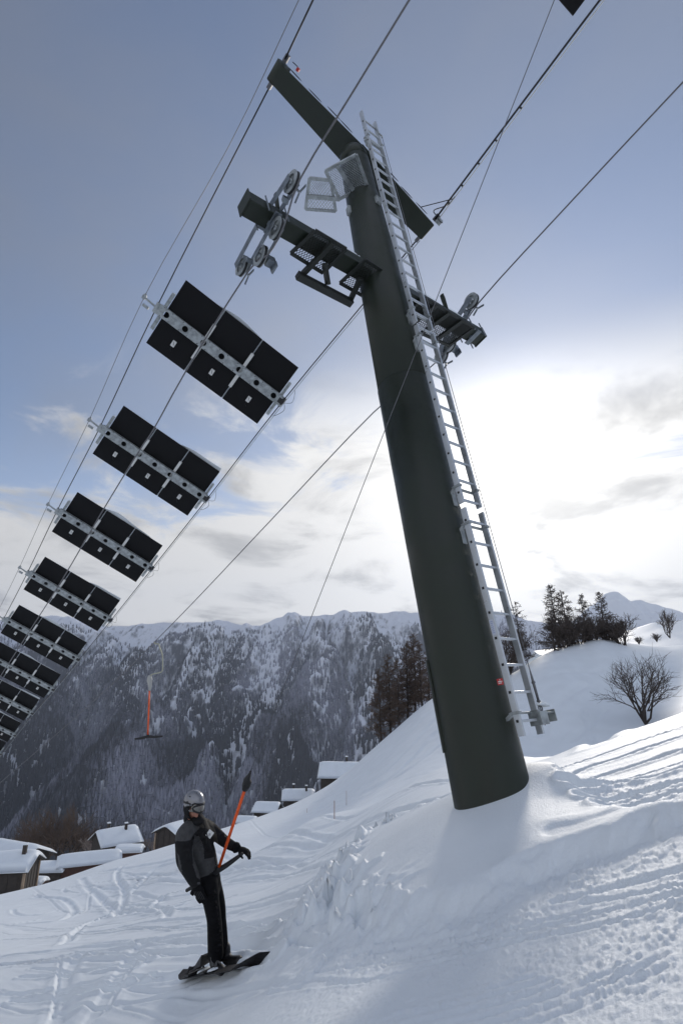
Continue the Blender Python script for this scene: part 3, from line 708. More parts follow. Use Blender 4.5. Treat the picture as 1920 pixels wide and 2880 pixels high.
for s in (.74, 2.86, 3.36, 5.80, 6.30, 10.5):
    k = MB(); k.bar(lad(s, -.20, -.05), lad(s, .20, -.05), .035, .02, M)
    for a in (-.165, .165): k.box(lad(s, a), (ACR, OUT, M), (.05, .10, .03))
    r0 = BASE+M*(s-.05)+OUT*.30; k.bar(lad(s, -.165, -.04), lad(s, -.165, -.04)*.0+BASE+M*(s-.08)+OUT*.33+ACR*.0, .05, .03, M)
    k.box(BASE+M*(s-.12)+OUT*.36+ACR*.02, (ACR, OUT, M), (.07, .06, .20)); k.build('ladder_bracket', GALV, pylon, .003)
# red label, white sticker on the stile
vl = nrm(BASE+M*1.5); d = nrm(-vl-M*np.dot(-vl, M)); d2 = nrm(np.cross(M, d)); d2 = d2 if d2[0] > 0 else -d2; 
c = BASE+M*1.06+d*.295+d2*.325
lab = MB().box(c, (d2, M, d), (.060, .062, .006)).build('warning_label', RED, pylon)
k = MB()
for i, (w_, x_) in enumerate(((.010, 0), (.042, 0), (.034, -.003))): k.box(c+d*.0045+M*(.018-.016*i)+d2*x_, (d2, M, d), (w_, .008, .002))
k.build('lettering', WHITE, lab)
c = lad(1.62, -.18); k = MB().box(c-OUT*.006, (ACR, OUT, M), (.0035, .045, .17)); st_ = k.build('sticker', mat('sticker_paper', (.60, .63, .72), .5), pylon)
k = MB()
for i in range(7): k.box(c-OUT*.006-ACR*.0025+M*(.06-.02*i), (ACR, OUT, M), (.0015, .034-.006*(i % 3), .005))
k.build('lettering', mat('faded_print', (.25, .32, .55), .5), st_)
# rung top hook and safety line down to the spring
hk0 = onplane(1050, 412, BASE+M*10.9+OUT*.5, OUT); hk1 = onplane(1073, 382, BASE+M*10.9+OUT*.6, OUT)
MB().tube([lad(11.1, .165), hk1-ACR*.06, hk1, hk1-M*.05], .014, 8).build('line_hook', GALV, pylon)
ft = lad(.70, .40); 
k = MB(); k.box(lad(.72, .33), (ACR, OUT, M), (.20, .11, .02)); k.box(lad(.67, .20), (ACR, OUT, M), (.13, .15, .13)); k.box(lad(.69, .42), (ACR, OUT, M), (.012, .14, .12)); k.build('line_anchor', GALV, pylon, .004)
snowcap(pylon, lad(.80, .24), lad(.78, .42), .10, .03, 9, OUT, M)
sb = onplane(1532, 2040, ft, OUT)
def strand(name, pts, r_, mt, label, cat, n=6, group=None):
    o = MB().tube(pts, r_, n).build(name, mt, None, origin=pts[0]); tag(o, label, cat, group); return o
p_a, p_b = hk1-M*.06, sb
strand('safety_line', [p_a*(1-t)+p_b*t for t in (0, .2, .4, .6, .8, .94)], .0045, STEEL, 'thin steel safety line running beside the ladder down to its foot', 'steel line')
k = MB(); e = [p_a*(1-t)+p_b*t for t in (.94, .955, .975, .99, 1.0)]
k.tube(e[:3], [.005, .016, .014], 8); k.ring(e[3]*.5+e[2]*.5, OUT, .035, .026, .01, 16); k.tube(e[2:], .006, 8); k.box(e[1], (ACR, OUT, M), (.03, .03, .02)); k.box(e[2], (ACR, OUT, M), (.03, .03, .02)); k.build('line_tensioner', STEEL, pylon)
# ------------------------------------------------------------------ ropes
A2 = AH
G1 = ARM-A*2.0; G2 = ARM+A*2.2
def cat_(pts, n=5): return smooth3(pts, n)
def smooth3(pts, n=6):
    out = []; k = len(pts)
    for i in range(k-1):
        p0, p1, p2, p3 = [np.array(pts[min(max(j, 0), k-1)]) for j in (i-1, i, i+1, i+2)]
        for q in range(n):
            t = q/n; out.append(.5*((2*p1)+(-p0+p2)*t+(2*p0-5*p1+4*p2-p3)*t*t+(-p0+3*p1-3*p2+p3)*t**3))
    out.append(np.array(pts[-1])); return out
r1 = [onplane(x, y, G1, A2) for x, y in [(1340, -310), (1150, 0), (990, 262), (844, 503), (797, 640), (752, 718), (697, 765), (523, 1044), (431, 1210), (388, 1274), (277, 1457), (170, 1640), (76, 1787), (0, 1905), (-60, 1995), (-110, 2068)]]
strand('haul_rope', smooth3(r1, 3), .0125, STEEL, 'grey haul rope running under the wheels left of the mast and below the solar panels', 'haul rope', 8)
r2 = [onplane(x, y, G2, A2) for x, y in [(2150, -15), (1920, 230), (1630, 540), (1345, 852), (1245, 1002), (1050, 1160), (760, 1465), (480, 1760), (250, 1985), (0, 2203), (-80, 2275)]]
strand('return_rope', smooth3(r2, 4), .0125, STEEL, 'grey return rope running behind the mast from the right-hand wheels towards the valley', 'haul rope', 8)
# ------------------------------------------------------------------ solar panel units
t30 = math.radians(30); E_ = A*math.cos(t30)-NN*math.sin(t30); N2_ = np.cross(L, E_); N2_ = N2_ if N2_[2] > 0 else -N2_
ph = -.3974; G_ = L*math.cos(ph)+N2_*math.sin(ph); NP = np.cross(G_, E_); NP = NP if NP[2] > 0 else -NP
W_ = 3.75; U1, U2, A0, A1, HP = .946, .90, .199, 3.5765, .162
ENDS = [(-4.4948, 11.2855, 8.9246), (-7.1817, 14.9042, 7.5098), (-9.8338, 18.2380, 6.0013), (-12.6081, 21.9556, 4.6061), (-15.2692, 25.3623, 3.1963)]
ENDS = [np.array(e) for e in ENDS]
# further units follow the measured right-hand rope end points
for (x, y) in [(152, 1941.5), (93, 2008), (44, 2070), (4, 2122)]:
    best = None
    prev = ENDS[-1]
    for F_ in np.arange(w2c(prev+E_*W_)[2]+1.5, 80, .05):
        a_ = P(x, y, F_)-E_*W_; r_ = a_-prev; dst = np.linalg.norm(r_)
        if best is None or abs(dst-4.5) < best[0]: best = (abs(dst-4.5), a_)
    ENDS.append(best[1])
def plate_holes(mb, c, ex, ey, ez, Lx, Ly, holes, r_, th_):
    """flat plate with round holes, holes = x positions"""
    n = 16; xs = [-Lx/2]; cells = []
    for h in holes:
        a, b = h-Ly*.47, h+Ly*.47
        cells.append(('s', xs[-1], a)); cells.append(('h', a, b, h)); xs.append(b)
    cells.append(('s', xs[-1], Lx/2))
    def pt(x, y, z): return c+ex*x+ey*y+ez*z
    for q in cells:
        if q[0] == 's': 
            if q[2]-q[1] > 1e-4: mb.box(pt((q[1]+q[2])/2, 0, 0), (ex, ey, ez), (q[2]-q[1], Ly, th_))
        else:
            a, b, h = q[1:]; vs = []; fs = []
            for j in range(n):
                t = 2*math.pi*(j+.5)/n; cx_, cy_ = math.cos(t), math.sin(t); k = 1/max(abs(cx_), abs(cy_))
                ox, oy = h+cx_*k*(b-a)/2, cy_*k*Ly/2
                for z in (-th_/2, th_/2): vs.append(pt(ox, oy, z)); vs.append(pt(h+cx_*r_, cy_*r_, z))
            for j in range(n):
                p = 4*j; q_ = 4*((j+1) % n)
                fs += [(p, q_, q_+1, p+1), (p+2, p+3, q_+3, q_+2), (p+1, q_+1, q_+3, p+3), (p, p+2, q_+2, q_)]
            mb.add(vs, fs)
def make_unit(origin, seed):
    O = np.asarray(origin, float)
    root = empty('solar_panel_unit', O, 'x', 'solar panel'); 
    c = O+E_*W_/2
    mb = MB(); plate_holes(mb, c, E_, G_, NP, W_+.10, .27, [-1.60+i*3.2/6 for i in range(7)], .075, .012)
    for s in (-1, 1): mb.box(c+G_*s*.13+NP*.04, (E_, G_, NP), (W_-.1, .010, .085))
    beam = mb.build('support_beam', GALV, root)
    wm = (A1-A0-.06)/3
    for i in range(3):
        a = A0+i*(wm+.03); cc = O+E_*(a+wm/2)+G_*(U2-U1)/2+NP*HP
        p = MB().box(cc, (E_, G_, NP), (wm, U1+U2, .035)).build('panel', PANEL, root, .004)
        j = MB().box(O+E_*(a+wm/2)+G_*.50+NP*(HP-.03), (E_, G_, NP), (.10, .16, .03)); j.build('junction_box', WHITE, p, .006)
        k = MB().bar(O+E_*(a+wm/2-.02)+G_*.45+NP*(HP-.05), O+E_*(a+wm/2+.02)+G_*.53+NP*(HP-.05), .008, .008, NP); k.tube([O+E_*(a+wm/2-.02)+G_*.57+NP*(HP-.04), O+E_*(a+wm/2)+G_*.66+NP*(HP-.03), O+E_*(a+wm/2+.05)+G_*.70+NP*(HP-.02)], .005, 6); k.build('wire', DARKST, p)
    for i in range(4):
        a = A0-.055 if i == 0 else (A1+.055 if i == 3 else A0+i*(wm+.03)-.015)
        k = MB().box(O+E_*a+NP*(HP-.055), (E_, G_, NP), (.085, 1.04, .045)); k.box(O+E_*a+NP*(HP+.005), (E_, G_, NP), (.02, 1.04, .08)) if i in (0, 3) else None
        k.build('bracket', WHITE if i % 3 else GALV, root, .006)
    # snow lying on top, its edge lapping over the upper rim
    r_ = np.random.default_rng(seed); nu, nv = 46, 10; vs = []; fs = []
    ph_ = r_.random(4)*6.28
    lo, hi = (.30+.12*r_.random(), 1.0)
    for i in range(nu):
        t = i/(nu-1); a = A0+.01+(A1-A0-.02)*t
        over = .035+(.07 if seed == 21 else .17)*np.clip(math.sin(3.1*t*2+ph_[0])+.4*math.sin(11*t+ph_[1]), 0, 2)*sst(t, lo-.2, lo+.1)
        hgt = (.06+.05*math.sin(6*t+ph_[2])*.6+.025*math.sin(17*t+ph_[3]))*min(1, 8*t+.3, 8*(1-t)+.3)
        for j in range(nv):
            q = j/(nv-1); u = -U1-over+.04+(U2+U1+over-.05)*q
            vs.append(O+E_*a+G_*u+NP*(HP+.018+.003+max(hgt, .012)*min(1, (q*7+.05))**.5*min(1, (1-q)*9+.05)))
    o_ = len(vs)
    for i in range(nu):
        for j in range(nv): vs.append(vs[i*nv+j]*1.0)
    vs = [np.array(v) for v in vs]
    for i in range(nu):
        t = i/(nu-1); a = A0+.01+(A1-A0-.02)*t
        for j in range(nv):
            v = vs[i*nv+j]; h = np.dot(v-O, NP); vs[o_+i*nv+j] = v-NP*(h-HP-.0185)
    for i in range(nu-1):
        for j in range(nv-1):
            fs.append((i*nv+j, (i+1)*nv+j, (i+1)*nv+j+1, i*nv+j+1)); fs.append((o_+i*nv+j, o_+i*nv+j+1, o_+(i+1)*nv+j+1, o_+(i+1)*nv+j))
        for j in (0, nv-1): fs.append((i*nv+j, (i+1)*nv+j, o_+(i+1)*nv+j, o_+i*nv+j))
    for i in (0, nu-1):
        for j in range(nv-1): fs.append((i*nv+j, i*nv+j+1, o_+i*nv+j+1, o_+i*nv+j))
    MB().add(vs, fs, True).build('snow', SNP, root)
    # rope fittings
    for s, p in ((-1, O), (1, O+E_*W_)):
        k = MB(); k.tube([p-L*.16, p-L*.05, p+L*.07, p+L*.17], [.025, .045, .045, .025], 10); k.box(p+NP*.02-E_*s*.05, (E_, G_, NP), (.14, .14, .06)); k.build('rope_clamp', DARKST if s > 0 else GALV, root, .006)
    k = MB(); lv = O-E_*.36-G_*.02+NP*.02; k.bar(O, lv, .05, .03, NP); k.box(lv, (E_, G_, NP), (.09, .10, .07)); k.ell(lv-G_*.06, (E_, G_, NP), (.04, .04, .04), 10, 6); k.box(O-E_*.22+G_*.14, (E_, G_, NP), (.16, .07, .05)); k.build('lever', GALV, root, .005)
    k = MB(); q = O+E_*(W_+.06)
    k.tube(smooth3([q-L*.02-NP*.05, q+E_*.10+L*.14-NP*.14, q+E_*.02+L*.40-NP*.16, q+L*.52-E_*.03], 4), .006, 6)
    k.tube(smooth3([q-L*.02-NP*.02, q+E_*.14-L*.20-NP*.10, q+E_*.04-L*.48-NP*.03, q-L*.50], 4), .005, 6); k.build('wire_loop', DARKST, root)
    return root
units = [make_unit(ENDS[0], 21), make_unit(ENDS[1], 22), make_unit(ENDS[2], 23)]
UGRP = 'solar panel units slung on ropes below the mast'
for i, e in enumerate(ENDS[3:]):
    c = copy_tree(units[(i+1) % 3]); c.location = Vector(e); units.append(c)
ULAB = ['nearest and largest black solar panel unit on a galvanised beam, next to the mast',
 'second black solar panel unit from the mast, hanging against blue sky',
 'third black solar panel unit from the mast, hanging against pale cloud with a snow lip',
 'fourth black solar panel unit from the mast, hanging just above the mountain skyline',
 'fifth black solar panel unit from the mast, crossing the mountain skyline',
 'sixth black solar panel unit from the mast, against the mountain, cut by the left edge',
 'seventh black solar panel unit from the mast, against the snowy forest slope',
 'eighth black solar panel unit from the mast, small, before the dark forest',
 'ninth black solar panel unit from the mast, smallest, only its right end in view']
for o, l_ in zip(units, ULAB): tag(o, l_, 'solar panel', UGRP)
# uphill unit whose corner shows at the top of the picture
RB = RBm-LB*.2; tgt = np.array([1610., 40.])
rr_end = None
best = None
for sU in np.arange(2.5, 9, .05):
    for lift in np.arange(-1.5, 3.0, .1):
        Oe = RBm-L*sU+np.array([0, 0, lift])*0.+NN*lift*.5-E_*W_
        q = Oe+E_*A1+G_*U2+NP*HP; v = w2c(q)
        if v[2] < .5: continue
        e_ = math.hypot(960+FOC*v[0]/v[2]-tgt[0], 1440-FOC*v[1]/v[2]-tgt[1])
        rq = Oe+E_*W_; v2 = w2c(rq)
        e2 = abs((960+FOC*v2[0]/v2[2])-(1695-.79*(1440-FOC*v2[1]/v2[2])))
        sc = e_+.5*e2+abs(lift)*3
        if best is None or sc < best[0]: best = (sc, Oe, sU, lift, e_, e2)
print('UPPER UNIT', best)
UPP = best[1]
uu = copy_tree(units[1]); uu.location = Vector(UPP); tag(uu, 'uphill black solar panel unit above the mast, only a corner showing at the top edge', 'solar panel', UGRP)
# ropes that carry the units
lefts = [UPP-L*3, UPP, LBm-LB*.24]+[LBm+LB*.24]+[e for e in ENDS]; lefts.append(ENDS[-1]+(ENDS[-1]-ENDS[-2])*3)
rights = [UPP+E_*W_-L*3, UPP+E_*W_, RBm-LB*.24]+[RBm+LB*.24]+[e+E_*W_ for e in ENDS]; rights.append(rights[-1]+(rights[-1]-rights[-2])*3)
strand('carrying_cable', smooth3(lefts[:3], 4), .016, DARKST, 'black carrying cable from the beam\'s left end up to the top edge of the photo', 'cable', 8, 'carrying cables of the solar panels')
strand('carrying_cable', smooth3(lefts[3:], 4), .014, DARKST, 'black carrying cable holding the left ends of the solar panels', 'cable', 8, 'carrying cables of the solar panels')
strand('carrying_cable', smooth3(rights[:3], 4), .018, DARKST, 'black carrying cable from the beam\'s right end up to the top right', 'cable', 8, 'carrying cables of the solar panels')
strand('carrying_cable', smooth3(rights[3:], 4), .014, DARKST, 'black carrying cable holding the right ends of the solar panels', 'cable', 8, 'carrying cables of the solar panels')
cond = [p+E_*.05-NP*.02 for p in smooth3(rights[:3], 4)]
strand('cable_conduit', cond, .011, WHITE, 'pale conduit clipped along the thick cable at the top right', 'conduit', 6, 'pale conduits on the cables')
strand('cable_conduit', [p+E_*.05-NP*.02 for p in smooth3(rights[3:], 4)], .008, GALV, 'pale conduit clipped along the cable at the panels\' right ends', 'conduit', 6, 'pale conduits on the cables')
up_l = UPP-E_*.36-G_*.02+NP*.02
tl = [onplane(840, 0, LBm-E_*.36, E_)]
adj = [tl[0]+(tl[0]-onplane(640, 418, LBm-E_*.30, E_))*.6, tl[0], onplane(640, 418, LBm-E_*.30, E_)]+[e-E_*.36-G_*.02+NP*.02 for e in ENDS]; adj.append(adj[-1]+(adj[-1]-adj[-2])*3)
strand('tilt_cable', smooth3(adj, 4), .0075, STEEL, 'thin outermost cable linking the tilt levers of the solar panels', 'cable', 6)
for c0, s in ((RBm, 1), (LBm, -1)):
    pass
k = MB(); 
for q in (.25, .5, .8, 1.1, 1.5): 
    p = rights[2]*(1-q/3)+rights[1]*(q/3); k.ring(p+E_*.02, nrm(rights[1]-rights[2]), .032, .015, .03, 10)
p = RBm-LB*.30; k.tube(smooth3([p, p-EB*.12+NB*.14, p-LB*.25+NB*.05, p-LB*.45], 4), .010, 6); k.tube(smooth3([p-EB*.35+LB*.1, p-EB*.2-LB*.1+NB*.06, p-LB*.4], 4), .009, 6); k.tube(smooth3([p+EB*.05, p+EB*.14-NB*.05, p+EB*.12-NB*.14, p+EB*.02-NB*.12], 4), .007, 6)
k.build('hose_bundle', DARKST, pylon)
MB().box(RBm-LB*.26+EB*.08, (EB, LB, NB), (.12, .10, .12)).build('cable_box', GALV, pylon, .006)
# ------------------------------------------------------------------ timber huts in the snow
WOOD = mat('weathered_timber', (.045, .036, .030), .8, 0, .35, 3., .004, 30)
WOODR = mat('red_brown_timber', (.085, .040, .028), .75, 0, .3, 3.)
WOODL = mat('pale_timber', (.28, .21, .15), .8, 0, .25, 3.)
BARK = mat('bark', (.045, .035, .03), .9, 0, .3, 10.)
GLASS = mat('window_dark', (.02, .025, .03), .2)
def hut(name, loc, yaw, ln, wd, wall, pitch, snow=.55, label='', cat='hut', m=None, eave=.7, chim=None, group='timber huts on the slope', windows=0, post=True):
    """gable-roofed hut: ridge along its local x"""
    m = m or WOOD; loc = np.asarray(loc, float); c, s = math.cos(yaw), math.sin(yaw)
    X_ = np.array([c, s, 0.]); Y_ = np.array([-s, c, 0.]); Z_ = np.array([0, 0, 1.])
    root = empty(name, loc, label, cat, group)
    rise = wd/2*math.tan(pitch); dep = 4.
    sec = [-Y_*wd/2-Z_*dep, Y_*wd/2-Z_*dep, Y_*wd/2+Z_*wall, Z_*(wall+rise), -Y_*wd/2+Z_*wall]
    wallm = MB().prism([loc+p for p in sec], X_*ln)
    # plank joints stand a little proud
    n = int(ln/.9)
    for i in range(n):
        for sg in (-1, 1): wallm.box(loc+X_*(-ln/2+(i+.5)*ln/n)+Y_*sg*(wd/2+.02)+Z_*(wall/2-.3), (X_, Y_, Z_), (.06, .05, wall+.6))
    for i in range(int(wd/.8)):
        y_ = -wd/2+(i+.5)*wd/int(wd/.8)
        for sg in (-1, 1): wallm.box(loc+X_*sg*(ln/2+.02)+Y_*y_+Z_*((wall+rise*(1-abs(y_)*2/wd))/2-.1), (X_, Y_, Z_), (.05, .06, wall+rise*(1-abs(y_)*2/wd)-.3))
    wallm.build('wall', m, root)
    ov = eave; rt = .18
    def roofsec(o, t0, t1): 
        yl = wd/2+o; zl = wall-o*math.tan(pitch); zr = wall+rise
        return [-Y_*yl+Z_*(zl+t0), Z_*(zr+t0), Y_*yl+Z_*(zl+t0), Y_*yl+Z_*(zl+t1), Z_*(zr+t1), -Y_*yl+Z_*(zl+t1)]
    MB().prism([loc+p for p in roofsec(ov, 0.02, rt)], X_*(ln+2*ov)).build('roof', WOODR if m is WOODR else WOOD, root)
    # snow blanket, rounded at its edges
    nu, nv = 18, 17; vs = []; fs = []; r_ = np.random.default_rng(int(abs(loc[0])*7+abs(loc[1])))
    for i in range(nu):
        for j in range(nv):
            u = -1+2*i/(nu-1); v = -1+2*j/(nv-1); e = (1-abs(u)**9)**.5*(1-abs(v)**9)**.5
            yy = v*(wd/2+ov+.12); xx = u*(ln/2+ov+.12)
            zz = wall+rise-math.sqrt(yy*yy+.12)*math.tan(pitch)+rt+.01+snow*(.12+.88*e)*(1+.14*vn(np.array([xx*.35+loc[0]]), np.array([yy*.35]))[0]*2)
            vs.append(loc+X_*xx+Y_*yy+Z_*zz)
    k0 = len(vs)
    for i in range(nu):
        for j in range(nv):
            u = -1+2*i/(nu-1); v = -1+2*j/(nv-1); yy = v*(wd/2+ov+.12); xx = u*(ln/2+ov+.12)
            vs.append(loc+X_*xx+Y_*yy+Z_*(wall+rise-abs(yy)*math.tan(pitch)+rt+.004))
    for i in range(nu-1):
        for j in range(nv-1):
            a = i*nv+j; fs.append((a, a+nv, a+nv+1, a+1)); fs.append((k0+a, k0+a+1, k0+a+nv+1, k0+a+nv))
        for j in (0, nv-1): a = i*nv+j; fs.append((a, a+nv, k0+a+nv, k0+a))
    for j in range(nv-1):
        for i in (0, nu-1): a = i*nv+j; fs.append((a, a+1, k0+a+1, k0+a))
    MB().add(vs, fs, True).build('roof_snow', SNP, root)
    if post:
        for sx in (-1, 1):
            for sy in (-1, 1): MB().box(loc+X_*sx*(ln/2)+Y_*sy*(wd/2)+Z_*(wall/2-.6), (X_, Y_, Z_), (.24, .24, wall+1.2)).build('corner_post', WOODL, root)
    if chim:
        for (cx_, cy_) in chim:
            zc = wall+rise-abs(cy_)*math.tan(pitch)+rt+snow
            ch = MB().box(loc+X_*cx_+Y_*cy_+Z_*(zc+.35), (X_, Y_, Z_), (.4, .4, 1.1)).build('chimney', WOOD, root)
            MB().box(loc+X_*cx_+Y_*cy_+Z_*(zc+.98), (X_, Y_, Z_), (.52, .52, .16)).build('chimney_cap', SNP, ch)
    for i in range(windows):
        f = -.5+(i+.5)/windows
        for sg in (-1, 1):
            wf = MB().box(loc+X_*(ln*f)+Y_*sg*(wd/2+.05)+Z_*(wall*.55), (X_, Y_, Z_), (1.1, .08, 1.0)).build('window', WOODL, root)
            MB().box(loc+X_*(ln*f)+Y_*sg*(wd/2+.08)+Z_*(wall*.55), (X_, Y_, Z_), (.85, .08, .76)).build('pane', GLASS, wf)
    return root
R = math.radians
def at(px, py, F): return P(px, py, F)
hut('timber_barn', at(500, 2398, 74), R(62), 4.6, 3.9, 2.6, R(24), .32, 'tall dark timber barn with pale corner post, just behind the snowboarder', 'barn', eave=.35)
hut('timber_hut', at(752, 2300, 92), R(-8), 3.4, 4.2, 1.2, R(24), .28, 'low dark hut under flat snow, right of the orange pole and below two others', 'hut', post=False, eave=.35)
hut('timber_hut', at(692, 2335, 86), R(-8), 2.4, 2.6, 1.2, R(22), .25, 'smallest snow-roofed hut with a reddish wall, right behind the orange pole', 'hut', m=WOODR, post=False, eave=.3)
hut('timber_hut', at(838, 2268, 112), R(4), 5.6, 6.0, 1.6, R(22), .4, 'half buried snow-roofed hut with two thin chimneys, just under the crest', 'hut', chim=[(-1, 1.0), (1.6, -1.0)], post=False, eave=.4)
hut('timber_house', at(960, 2226, 108), R(-4), 7.4, 7.4, 3.0, R(29), .35, 'snow-roofed house high on the crest, nearest the mast\'s left side', 'house', chim=[(1.0, .6)], post=False, eave=.5)
hut('chalet', at(322, 2402, 98), R(40), 6.2, 6.0, 2.2, R(28), .5, 'snow-covered chalet with a gable and small chimneys, left of the tall barn', 'chalet', chim=[(-1.2, 1.0), (1.2, -1.0)], windows=2, post=False, eave=.5)
hut('shed', at(362, 2412, 88), R(10), 3.6, 2.4, .9, R(12), .6, 'small red-brown lean-to under thick snow in front of the chalet gable', 'shed', m=WOODR, post=False, eave=.3)
hut('long_barn', at(248, 2456, 76), R(24), 7.2, 3.2, 1.5, R(26), .35, 'long low brown barn with a snow roof and open gable end on the left', 'barn', m=WOODR, eave=.4)
hut('timber_house', at(22, 2510, 62), R(8), 4.4, 4.4, 2.6, R(22), .6, 'dark timber house cut by the left edge, chimney in its deep roof snow', 'house', chim=[(1.4, -.8)], eave=.45)
hut('log_shed', at(138, 2478, 74), R(5), 3.6, 2.6, 1.3, R(14), .6, 'low log shed nearly buried between the left house and the long barn', 'shed', post=False, eave=.3)
hut('log_shed', at(92, 2506, 66), R(0), 2.0, 1.8, .7, R(12), .45, 'tiny buried shed right against the house at the left edge', 'shed', m=WOODR, post=False, eave=.25)
hut('timber_house', at(30, 2455, 88), R(-25), 9, 6, 2.6, R(22), .6, 'wide snow-covered roof rising behind the house at the left edge', 'house', post=False)
# ------------------------------------------------------------------ marker poles
for (x, y0, y1, F_, l_) in [(974, 2232, 2266, 40, 'tallest thin marker pole on the slope below the crest house'), (940, 2260, 2292, 40, 'thin marker pole between the tallest one and the short stump'), (863, 2276, 2286, 60, 'short marker stump in the snow, leftmost of the three poles')]:
    a = hit(x, y1); k = MB(); hgt = (y1-y0)/FOC*np.linalg.norm(a)*.98; k.tube([a-np.array([0, 0, .4]), a+np.array([0, 0, hgt])], .02, 6)
    o = k.build('marker_pole', mat('faded_orange', (.42, .30, .28), .6), None, origin=a); tag(o, l_, 'marker pole', 'thin marker poles on the snow')
# ------------------------------------------------------------------ trees
def grow(mb, p, d, ln, r, depth, rg, spread, kids, droop=0., seg=3, shrink=.62, upb=.0, minr=.012):
    pts = [np.array(p)]; q = np.array(p, float); dd = nrm(d)
    for i in range(seg):
        dd = nrm(dd+rg.normal(size=3)*.13+np.array([0, 0, upb-droop])*.3); q = q+dd*ln/seg; pts.append(q.copy())
    rad = [max(r*(1-.7*i/seg), minr*.6) for i in range(seg+1)]
    mb.tube(pts, rad, 5 if r > .04 else 3, False)
    if depth <= 0: return
    for k in range(kids):
        t = .25+.75*(k+rg.random())/kids; i = min(int(t*seg), seg-1); f = t*seg-i
        b = pts[i]*(1-f)+pts[i+1]*f; x, y, _ = frame(dd); a = rg.random()*6.28
        nd = nrm(dd+(x*math.cos(a)+y*math.sin(a))*spread*(.7+.6*rg.random()))
        grow(mb, b, nd, ln*shrink*(.7+.5*rg.random()), max(r*.5, minr), depth-1, rg, spread, kids, droop, max(2, seg-1), shrink, upb, minr)
TWIG = mat('bare_twigs', (.085, .066, .055), .9, 0, .3, 2.)
TWIGR = mat('larch_twigs', (.10, .068, .050), .9, 0, .3, 2.)
TWIGF = mat('frosty_twigs', (.22, .18, .16), .9, 0, .3, 1.5)
def larch(loc, h, seed, label, group, dense=1., tm=None, cat='larch tree', name='larch_tree', wid=.2, bare=.12):
    rg = np.random.default_rng(seed); loc = np.asarray(loc, float); root = empty(name, loc, label, cat, group)
    lean = rg.normal(size=2)*.02
    top = loc+np.array([lean[0]*h, lean[1]*h, h]); r0 = h*.013+.04
    tp = [loc-np.array([0, 0, .8])]+[loc*(1-t)+top*t+np.array([*(rg.normal(size=2)*.004*h), 0]) for t in (.02, .25, .5, .75)]+[top]
    MB().tube(tp, [r0*1.15, r0, r0*.8, r0*.58, r0*.35, .015], 8).build('trunk', BARK, root)
    mb = MB(); n = int(h*13*dense)
    for i in range(n):
        t = bare+(1-bare)*((i+rg.random())/n); z = loc*(1-t)+top*t; a = rg.random()*6.28
        prof = ((1-t)**.6)*min(1, (t-bare)*5+.35)*(.55+.75*abs(math.sin(t*17+seed)*math.sin(t*7+seed*2+a)))
        ln = h*wid*prof*(.55+.75*rg.random())+.15; d = np.array([math.cos(a), math.sin(a), .18-.35*(1-t)+.12*rg.normal()])
        q = z.copy(); dd = nrm(d); pts = [q.copy()]
        for s in range(4): dd = nrm(dd+np.array([0, 0, .07])+rg.normal(size=3)*.09); q = q+dd*ln/4; pts.append(q.copy())
        mb.tube(pts, [.022+.009*ln, .022+.006*ln, .022+.003*ln, .02, .016], 3, False)
        m_ = int(5+ln*9*dense)
        for k in range(m_):
            f = .15+.85*rg.random(); i_ = min(int(f*4), 3); b = pts[i_]*(1-(f*4-i_))+pts[i_+1]*(f*4-i_)
            s_ = nrm(nrm(pts[i_+1]-pts[i_])*.6+rg.normal(size=3)*.75+np.array([0, 0, -.25])); e = b+s_*(.22+.38*rg.random())*min(1.2, ln*.5+.4)
            mb.tube([b, (b+e)/2+rg.normal(size=3)*.03, e], [.026, .024, .012], 3, False)
    mb.build('crown', tm or TWIGR, root); return root
def bush(loc, h, seed, label, group=None, tm=None, stems=7, cat='bare tree', name='bare_tree', kids=5, depth=3, spread=.62, trunk=False, minr=.012):
    rg = np.random.default_rng(seed); loc = np.asarray(loc, float); root = empty(name, loc, label, cat, group)
    st = MB(); mb = MB()
    for i in range(stems):
        a = 6.28*i/stems+rg.random(); d = nrm([math.cos(a)*.45, math.sin(a)*.45, 1.1])
        if trunk: d = nrm([math.cos(a)*.6, math.sin(a)*.6, .9])
        b = loc-np.array([0, 0, .3]) if not trunk else loc+np.array([0, 0, h*.18*rg.random()+.1*h])
        e = b+d*h*.42; st.tube([b, (b+e)/2+rg.normal(size=3)*.03*h, e], [h*.016+.01, h*.012+.01, h*.008+.008], 6, False)
        for k in range(3):
            nd = nrm(d+rg.normal(size=3)*.35); q = b*(1-.45-.27*k)+e*(.45+.27*k)
            grow(mb, q, nd, h*.42*(.8+.3*rg.random()), h*.008+.01, depth-1, rg, spread, kids, 0., 4, .60, .25, minr)
    if trunk: st.tube([loc-np.array([0, 0, .5]), loc+np.array([0, 0, h*.35])], [h*.03, h*.018], 8, False)
    st.build('trunk', BARK, root); mb.build('crown', tm or TWIG, root); return root
GL = 'bare larches on the shoulder left of the mast'
for i, (px, pyt, pyb, F_, l_) in enumerate([
  (1072, 1880, 2098, 74, 'bare larch at the left end of the group beside the mast, lowest on the shoulder'),
  (1098, 1838, 2072, 74, 'bare brown larch second from the left in the group beside the mast'),
  (1122, 1850, 2050, 72, 'slightly shorter bare larch third from the left beside the mast'),
  (1146, 1800, 2035, 74, 'bare larch in the middle of the group beside the mast, fourth from the left'),
  (1168, 1775, 2012, 76, 'tallest bare larch of the group beside the mast, fifth from the left'),
  (1186, 1800, 2000, 73, 'bare larch sixth from the left, close to the mast edge'),
  (1206, 1835, 1992, 70, 'bare larch nearest the mast on its left side')]):
    b = P(px, pyb, F_); t_ = P(px, pyt, F_); larch(b, (t_-b)[2], 100+i, l_, GL, 1.0, wid=.24)
